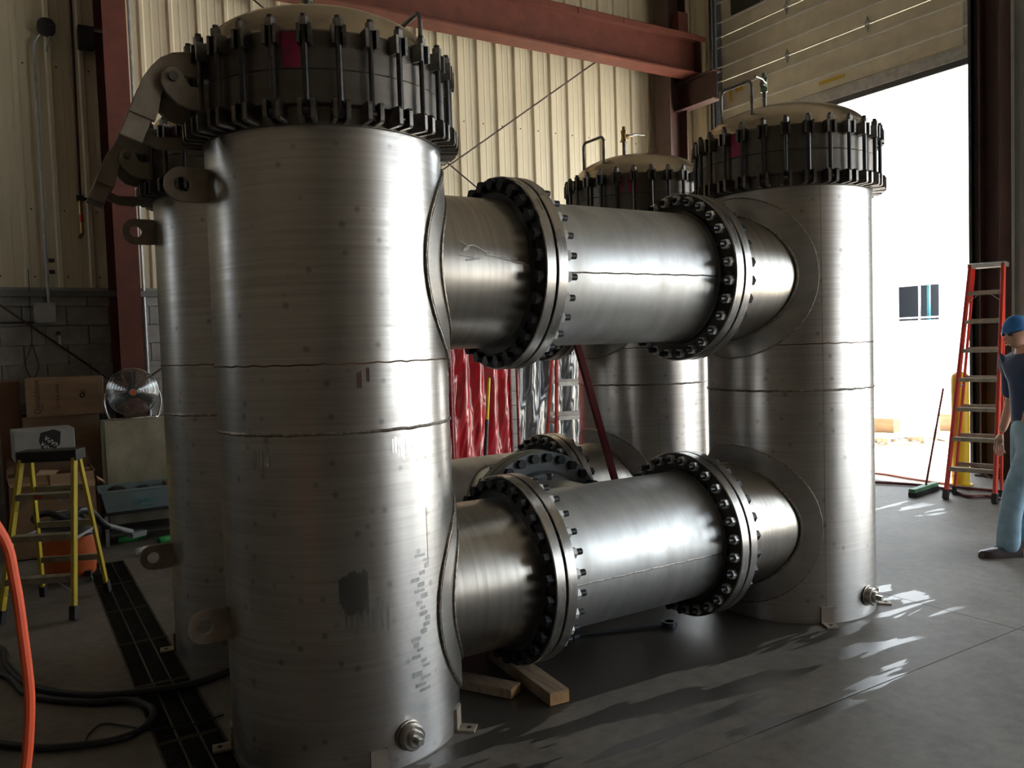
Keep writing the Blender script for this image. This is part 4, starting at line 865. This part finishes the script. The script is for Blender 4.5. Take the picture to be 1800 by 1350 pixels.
MB().cyl((0, -.08, .38), (.02, -.08, 3.0), .015, 10).build('supply_pipe', 'primer_dark', t)
t = thing('flood_lamp', 'dark lamp fixture beside the top of the red column', 'lamp', (-.34, WY - .1, 5.05)); MB().box((0, 0, 0), (.16, .16, .22)).build('lamp_housing', 'dark_steel', t, smooth=0, bevel=.01); MB().bx(-.02, .24, .02, .05, .09, .12).build('bracket', 'galv', t, smooth=0)
for i, z in enumerate((2.72, 2.60)):
    o = MB().bx(-.80, -.745, WY + .025, WY + .044, z - .02, z + .02).build('wall_label', 'black_plastic', smooth=0); tag(o, ('upper' if i == 0 else 'lower') + ' of two small black plates on the left siding', 'plate')

# ================================================================== HOSES
def hose(label, pts, r, m, cat='hose', n=10):
    o = MB().tube(spline(pts, n), r, 10).build('floor_hose' if cat == 'hose' else 'floor_wire', m); tag(o, label, cat); return o
z = .020
hose('thick black hose running from the left edge across the drain', [(-1.75, 2.9, z), (-1.36, 2.10, z), (-1.31, 1.73, z), (-1.23, 1.37, z), (-1.09, 1.13, z), (-.91, .96, z), (-.715, .88, z), (-.53, .84, z), (-.36, .88, z), (-.50 + .35, .97, z)], .0185, 'hose_black')
hose('black hose making a loop over the drain near the bottom left', [(-1.9, 2.1, z), (-1.36, 1.62, z), (-1.22, 1.20, z), (-.98, .915, .02), (-.82, .83, .02), (-.745, .70, z), (-.735, .58, z), (-.80, .45, z), (-.92, .41, z), (-1.13, .48, z), (-1.26, .59, z), (-1.6, .95, z)], .0165, 'hose_black')
hose('thin black wire curling over the drain below the hose loop', [(-1.02, .50, .008), (-1.0, .57, .008), (-.94, .645, .008), (-.86, .565, .008), (-.77, .455, .008), (-.62, .39, .008), (-.46, .41, .008)], .0045, 'rubber', 'wire')
hose('bright orange air hose hanging down at the left edge', [(-1.60, -1.2, 1.75), (-1.36, -1.2, 1.45), (-1.257, -1.2, 1.27), (-1.234, -1.2, 1.151), (-1.223, -1.2, .997), (-1.218, -1.2, .871), (-1.226, -1.2, .761), (-1.235, -1.2, .694), (-1.27, -1.2, .45), (-1.31, -1.22, .15), (-1.40, -1.3, .02), (-1.7, -1.5, .016)], .0125, 'hose_orange')
hose('dull red hose lying farther out across the doorway floor', [(6.9, 3.4, .02), (7.25, 2.8, .02), (7.42, 2.40, .02), (7.36, 1.95, .02), (7.33, 1.56, .02), (7.25, 1.25, .02), (7.35, .75, .02), (7.3, .2, .02)], .016, 'hose_red')
hose('dull red hose lying nearer the vessel across the doorway floor', [(6.55, 2.6, .02), (6.9, 2.05, .02), (7.07, 1.65, .02), (7.02, 1.28, .02), (6.84, 1.02, .02), (6.98, .88, .02), (6.82, .52, .02), (6.9, .0, .02)], .017, 'hose_red')

# ================================================================== FLOOR ITEMS
def lumber(label, p, q, wd_, ht):
    p, q = Vector(p), Vector(q); t = thing('wood_block', label, 'lumber', ((p + q) / 2).to_tuple()[:2] + (0,), 0.)
    c = Vector((*((p + q) / 2).to_tuple()[:2], 0)); MB().bar(p - c, q - c, wd_, ht).build('timber', 'wood', t, smooth=0, bevel=.003)
    d = (p - q).normalized(); MB().bar(p - c, p - c + d * .0015, wd_ - .004, ht - .004).build('sawn_end', 'wood_end', t, smooth=0)
lumber('short wood block angled out from under the lower flange', (.87, -.40, .033), (.93, .30, .033), .105, .062)
lumber('wood block lying flat beside the nearest vessel', (.755, -.20, .025), (.28, .62, .025), .10, .045)
t = thing('wrench', 'long combination wrench lying on the wet floor under the pipe', 'wrench', (1.72, .17, .012), math.atan2(.085 - .275, 2.011 - 1.448))
MB().bar((-.27, 0, 0), (.25, 0, .002), .030, .012).build('handle', 'wrench', t, smooth=0, bevel=.003); MB().lathe((.285, 0, -.012), (0, 0, 1), [(.028, 0), (.045, 0), (.045, .028), (.028, .028), (.028, 0)], 24).build('ring_end', 'wrench', t); MB().prism([(-.27, -.02), (-.31, -.045), (-.345, -.035), (-.32, -.015), (-.32, .015), (-.345, .035), (-.31, .045), (-.27, .02)], (0, 0, -.008), (1, 0, 0), (0, 1, 0), 0, .018).build('open_end', 'wrench', t, smooth=0)
# bollards
for i, (x, y, lb) in enumerate(((7.50, 1.47, 'yellow bollard standing behind the tall red stepladder'), (7.95, .94, 'yellow bollard mostly hidden behind the man'))):
    b = thing('bollard', lb, 'bollard', (x, y, 0)); MB().lathe((0, 0, 0), (0, 0, 1), [(.088, 0), (.088, 1.15), (.08, 1.19), (.05, 1.22), (.001, 1.23)], 28).build('post', 'yellow_paint', b); MB().lathe((0, 0, 0), (0, 0, 1), [(.12, 0), (.12, .012), (.088, .012)], 28).build('base_collar', 'yellow_paint', b)
t = thing('push_broom', 'green push broom leaning by the doorway with a slim handle', 'broom', (6.75, 1.43, 0), .15)
MB().bx(-.28, .28, -.035, .035, .045, .085).build('broom_block', 'broom_green', t, smooth=0, bevel=.006); MB().bx(-.27, .27, -.04, .04, .0, .047).build('bristles', 'rubber', t, smooth=0); MB().cyl((.05, 0, .08), (.62, .05, 1.05), .012, 8).build('handle', 'hose_red', t)

# ================================================================== YARD
def pallet(label, x, y, rz):
    t = thing('pallet', label, 'pallet', (x, y, -.02), rz)
    pl = shared(MB().bx(-.6, .6, -.05, .05, 0, .02), 'plank', 'pallet', 0)
    for yy in (-.45, -.27, -.09, .09, .27, .45): inst('plank', pl, t, (0, yy, .12))
    for yy in (-.45, 0, .45): inst('plank', pl, t, (0, yy, 0))
    for xx in (-.55, 0, .55): MB().bx(xx - .025, xx + .025, -.5, .5, .02, .12).build('stringer', 'pallet', t, smooth=0)
pallet('wooden pallet in the sunny yard nearest the vessel edge', 10.2, 4.35, -.55); pallet('wooden pallet in the sunny yard nearer the red ladder', 11.5, 3.55, -.5)
for i, (x, y, s, h) in enumerate(((10.5, 4.35, .17, .22), (11.35, 3.7, .2, .26))): carton('cardboard_box', ('small' if i == 0 else 'larger') + ' tan box on a pallet out in the yard', x - s, x + s, y - s, y + s, .121, .121 + h, 'board2', .3)
bd = thing('yard_building', 'white building across the yard with a dark opening', 'building', (30, 16, -.02))
mb = MB(); wy0, wy1, wz0, wz1 = 15.0 - 16, 16.88 - 16, 2.14, 3.56
mb.bx(0, .3, -30, wy0, 0, 9); mb.bx(0, .3, wy1, 30, 0, 9); mb.bx(0, .3, wy0, wy1, 0, wz0); mb.bx(0, .3, wy0, wy1, wz1, 9); mb.build('facade', 'ext_wall', bd, smooth=0)
mb = MB(); mb.bx(5.9, 6, -5, 9, .1, 5); mb.bx(.31, 6, -5, -4.9, .1, 5); mb.bx(.31, 6, 8.9, 9, .1, 5); mb.bx(.31, 6, -5, 9, 4.9, 5); mb.bx(.31, 6, -5, 9, .05, .1); mb.build('dark_room', 'ext_dark', bd, smooth=0)
MB().bx(1.2, 1.3, .12, .22, .1, 4.9).build('teal_post', 'ext_teal', bd, smooth=0); MB().bx(-.02, .06, -.22, -.16, wz0, wz1).build('mullion', 'galv', bd, smooth=0)
MB().lathe((2.0, -.52, 3.42), (0, 0, 1), [(.001, 0), (.2, 0), (.24, .04), (.1, .1), (.001, .1)], 20).build('bay_lamp', 'lamp_glow', bd)
ll_ = bpy.data.lights.new('bay_lamp_light', 'POINT'); ll_.energy = 900; ll_.shadow_soft_size = .2; lo_ = bpy.data.objects.new('bay_lamp_light', ll_); COL.objects.link(lo_); lo_.parent = bd; lo_.location = (2.0, -.52, 3.3)
for z_ in (2.12, 2.26): MB().cyl((-.3, wy0 - .6, z_), (-.3, wy1 + .6, z_), .03, 8).build('railing', 'rail', bd)

# ================================================================== PERSON
def skinmesh(name, verts, edges, m, parent, sub=2, root=0):
    me = bpy.data.meshes.new(name); me.from_pydata([v[:3] for v in verts], edges, [])
    o = bpy.data.objects.new(name, me); COL.objects.link(o)
    o.modifiers.new('skin', 'SKIN'); sk = me.skin_vertices[0].data
    for i, v in enumerate(verts):
        r = v[3]; sk[i].radius = r if isinstance(r, tuple) else (r, r); sk[i].use_root = (i == root)
    sb = o.modifiers.new('sub', 'SUBSURF'); sb.levels = sub; sb.render_levels = sub
    e = bpy.data.meshes.new_from_object(o.evaluated_get(bpy.context.evaluated_depsgraph_get()))
    bpy.data.objects.remove(o); e.polygons.foreach_set('use_smooth', [True] * len(e.polygons)); e.materials.append(M[m])
    q = bpy.data.objects.new(name, e); COL.objects.link(q)
    if parent: q.parent = parent
    return q
# local frame: +X forward (the way he faces), +Y his left, Z up
pr = thing('person', 'person in blue cap, navy shirt and faded jeans looking down by the ladder', 'person', (5.22, -.345, 0), math.radians(150))
chain = lambda a, b: [(i, i + 1) for i in range(a, b)]
# body in skin colour: pelvis, spine, neck, arms, legs as one surface
bv = [(0, 0, .98, (.13, .10)), (.01, 0, 1.15, (.13, .10)), (.02, 0, 1.32, (.14, .11)), (.02, 0, 1.44, (.10, .08)), (.045, 0, 1.52, .055), (.07, 0, 1.57, .055),
      (.01, .17, 1.43, .055), (.0, .215, 1.28, .048), (-.01, .235, 1.13, .042), (.03, .245, .98, .036), (.07, .245, .87, .028),
      (.01, -.17, 1.43, .055), (.0, -.215, 1.28, .048), (-.01, -.235, 1.13, .042), (.03, -.24, .98, .036), (.07, -.24, .87, .028),
      (.03, .10, .88, .085), (.19, .11, .50, .058), (.25, .11, .12, .042), (-.02, -.10, .90, .085), (-.01, -.11, .50, .058), (-.04, -.11, .12, .042)]
be = chain(0, 5) + [(3, 6)] + chain(6, 10) + [(3, 11)] + chain(11, 15) + [(0, 16)] + chain(16, 18) + [(0, 19)] + chain(19, 21)
skinmesh('body', bv, be, 'skin', pr)
sv = [(0, 0, .80, (.165, .125)), (0, 0, .95, (.160, .122)), (.01, 0, 1.12, (.155, .120)), (.02, 0, 1.30, (.170, .135)), (.018, 0, 1.43, (.125, .095)), (.040, 0, 1.50, .072), (.01, .17, 1.43, .085), (.0, .215, 1.30, .078), (-.008, .235, 1.13, .074), (.01, -.17, 1.43, .085), (.0, -.215, 1.30, .078), (-.008, -.235, 1.13, .074)]
skinmesh('shirt', sv, chain(0, 5) + [(4, 6)] + chain(6, 8) + [(4, 9)] + chain(9, 11), 'shirt', pr, root=2)
jv = [(0, 0, 1.02, (.148, .110)), (0, 0, .93, (.152, .118)), (.03, .095, .82, .108), (.19, .11, .50, .085), (.235, .11, .28, .082), (.25, .11, .02, .090), (-.02, -.095, .82, .105), (-.01, -.11, .50, .082), (-.03, -.11, .28, .08), (-.04, -.11, .02, .088)]
skinmesh('jeans', jv, [(0, 1), (1, 2)] + chain(2, 5) + [(1, 6)] + chain(6, 9), 'jeans', pr)
# head: profile-shaped skull with nose, chin, ear
hd = MB(); n, k = 28, 20; HC = Vector((.095, 0, 1.645)); vs = []
for j in range(k + 1):
    ph = -PI / 2 + PI * j / k
    for i in range(n):
        th = 2 * PI * i / n; x, y, z_ = math.cos(ph) * math.cos(th), math.cos(ph) * math.sin(th), math.sin(ph)
        px, py, pz = x * .098, y * .075, z_ * .118
        if z_ < 0: px += .018 * (-z_) * (1 if x > 0 else .2); py *= 1 - .25 * (-z_)
        if x > .75 and abs(y) < .32: px += .026 * math.exp(-((z_ + .18) / .16) ** 2) * math.exp(-(y / .16) ** 2); px += .008 * math.exp(-((z_ + .52) / .08) ** 2); px -= .010 * math.exp(-((z_ - .08) / .12) ** 2)
        vs.append((px, py, pz))
fs = [(j * n + i, j * n + (i + 1) % n, (j + 1) * n + (i + 1) % n, (j + 1) * n + i) for j in range(k) for i in range(n)]
hd.add(vs, fs)
hR = Matrix.Rotation(.30, 3, 'Y'); hd.v = [tuple(hR @ Vector(p) + HC) for p in hd.v]
ho = hd.build('head', 'skin', pr, smooth=80)
def hp(p): return hR @ Vector(p) + HC
for s in (-1, 1):
    MB().tube([hp((-.005, s * .074, .015)), hp((-.02, s * .084, .02)), hp((-.028, s * .082, 0)), hp((-.02, s * .080, -.022)), hp((-.004, s * .074, -.028))], [.006, .009, .009, .009, .006], 8).build('ear', 'skin', ho)
    MB().box(hp((.084, s * .036, .012)), (.012, .045, .032), R=hR).build('lens', 'dark_glass', ho, smooth=0, bevel=.004); MB().bar(hp((.084, s * .060, .018)), hp((-.01, s * .079, .018)), .004, .006).build('temple', 'dark_glass', ho, smooth=0)
MB().tube([hp((.098, -.022, -.066)), hp((.106, 0, -.064)), hp((.098, .022, -.066))], .006, 6).build('mouth', 'skin', ho)
cp = MB(); vs = []
for j in range(9):
    ph = .22 + (PI / 2 - .22) * j / 8
    for i in range(n): th = 2 * PI * i / n; vs.append(tuple(hp((math.cos(ph) * math.cos(th) * .108, math.cos(ph) * math.sin(th) * .086, math.sin(ph) * .128 - .0))))
for i in range(n): th = 2 * PI * i / n; vs.append(tuple(hp((math.cos(.22) * math.cos(th) * .106, math.cos(.22) * math.sin(th) * .084, .006 if math.cos(th) < .2 else .022))))
cp.add(vs, [(j * n + i, j * n + (i + 1) % n, (j + 1) * n + (i + 1) % n, (j + 1) * n + i) for j in range(8) for i in range(n)] + [(9 * n + i, 9 * n + (i + 1) % n, (i + 1) % n, i) for i in range(n)])
cp.build('cap', 'blue_cap', pr, smooth=60)
# shoes
for s, ox in ((1, .25), (-1, -.04)):
    so = MB(); pts = [(-.09, .045), (.0, .042), (.10, .045), (.17, .045), (.205, .03), (.215, 0), (.205, -.03), (.17, -.04), (.10, -.038), (0, -.036), (-.09, -.04), (-.105, 0)]
    def hgt(x): return .095 if x < .02 else .095 - .045 * min(1, (x - .02) / .14)
    m_ = len(pts); vs = [(ox + x - .0, s * .11 + y, 0) for x, y in pts] + [(ox + x, s * .11 + y, .03) for x, y in pts] + [(ox + x * .93, s * .11 + y * .75, hgt(x)) for x, y in pts]
    so.add(vs, [tuple(range(m_ - 1, -1, -1))] + [(r * m_ + i, r * m_ + (i + 1) % m_, (r + 1) * m_ + (i + 1) % m_, (r + 1) * m_ + i) for r in range(2) for i in range(m_)] + [tuple(range(2 * m_, 3 * m_))])
    so.build('shoe', 'shoe', pr, smooth=50)
# hands: palm, four bent fingers and a thumb
for s, W0 in ((1, Vector((.072, .245, .865))), (-1, Vector((.072, -.24, .865)))):
    hv = [(W0.x, W0.y, W0.z, (.026, .017)), (W0.x + .012, W0.y, W0.z - .045, (.034, .015)), (W0.x + .018, W0.y - s * .004, W0.z - .085, (.036, .014))]
    ed = [(0, 1), (1, 2)]
    for f, (dx, ln) in enumerate(((.032, .070), (.011, .080), (-.010, .075), (-.030, .058))):
        b0 = len(hv); bx_, bz = W0.x + .018 + dx, W0.z - .092
        hv += [(bx_, W0.y - s * .004, bz, .0095), (bx_ + .006, W0.y - s * .010, bz - ln * .45, .0088), (bx_ + .004, W0.y - s * .024, bz - ln * .78, .0082), (bx_, W0.y - s * .036, bz - ln, .0072)]
        ed += [(2, b0)] + chain(b0, b0 + 3)
    b0 = len(hv); hv += [(W0.x + .045, W0.y - s * .012, W0.z - .045, .0115), (W0.x + .058, W0.y - s * .022, W0.z - .078, .0100), (W0.x + .060, W0.y - s * .028, W0.z - .105, .0085)]; ed += [(1, b0)] + chain(b0, b0 + 2)
    skinmesh('hand', hv, ed, 'skin', pr, 1)
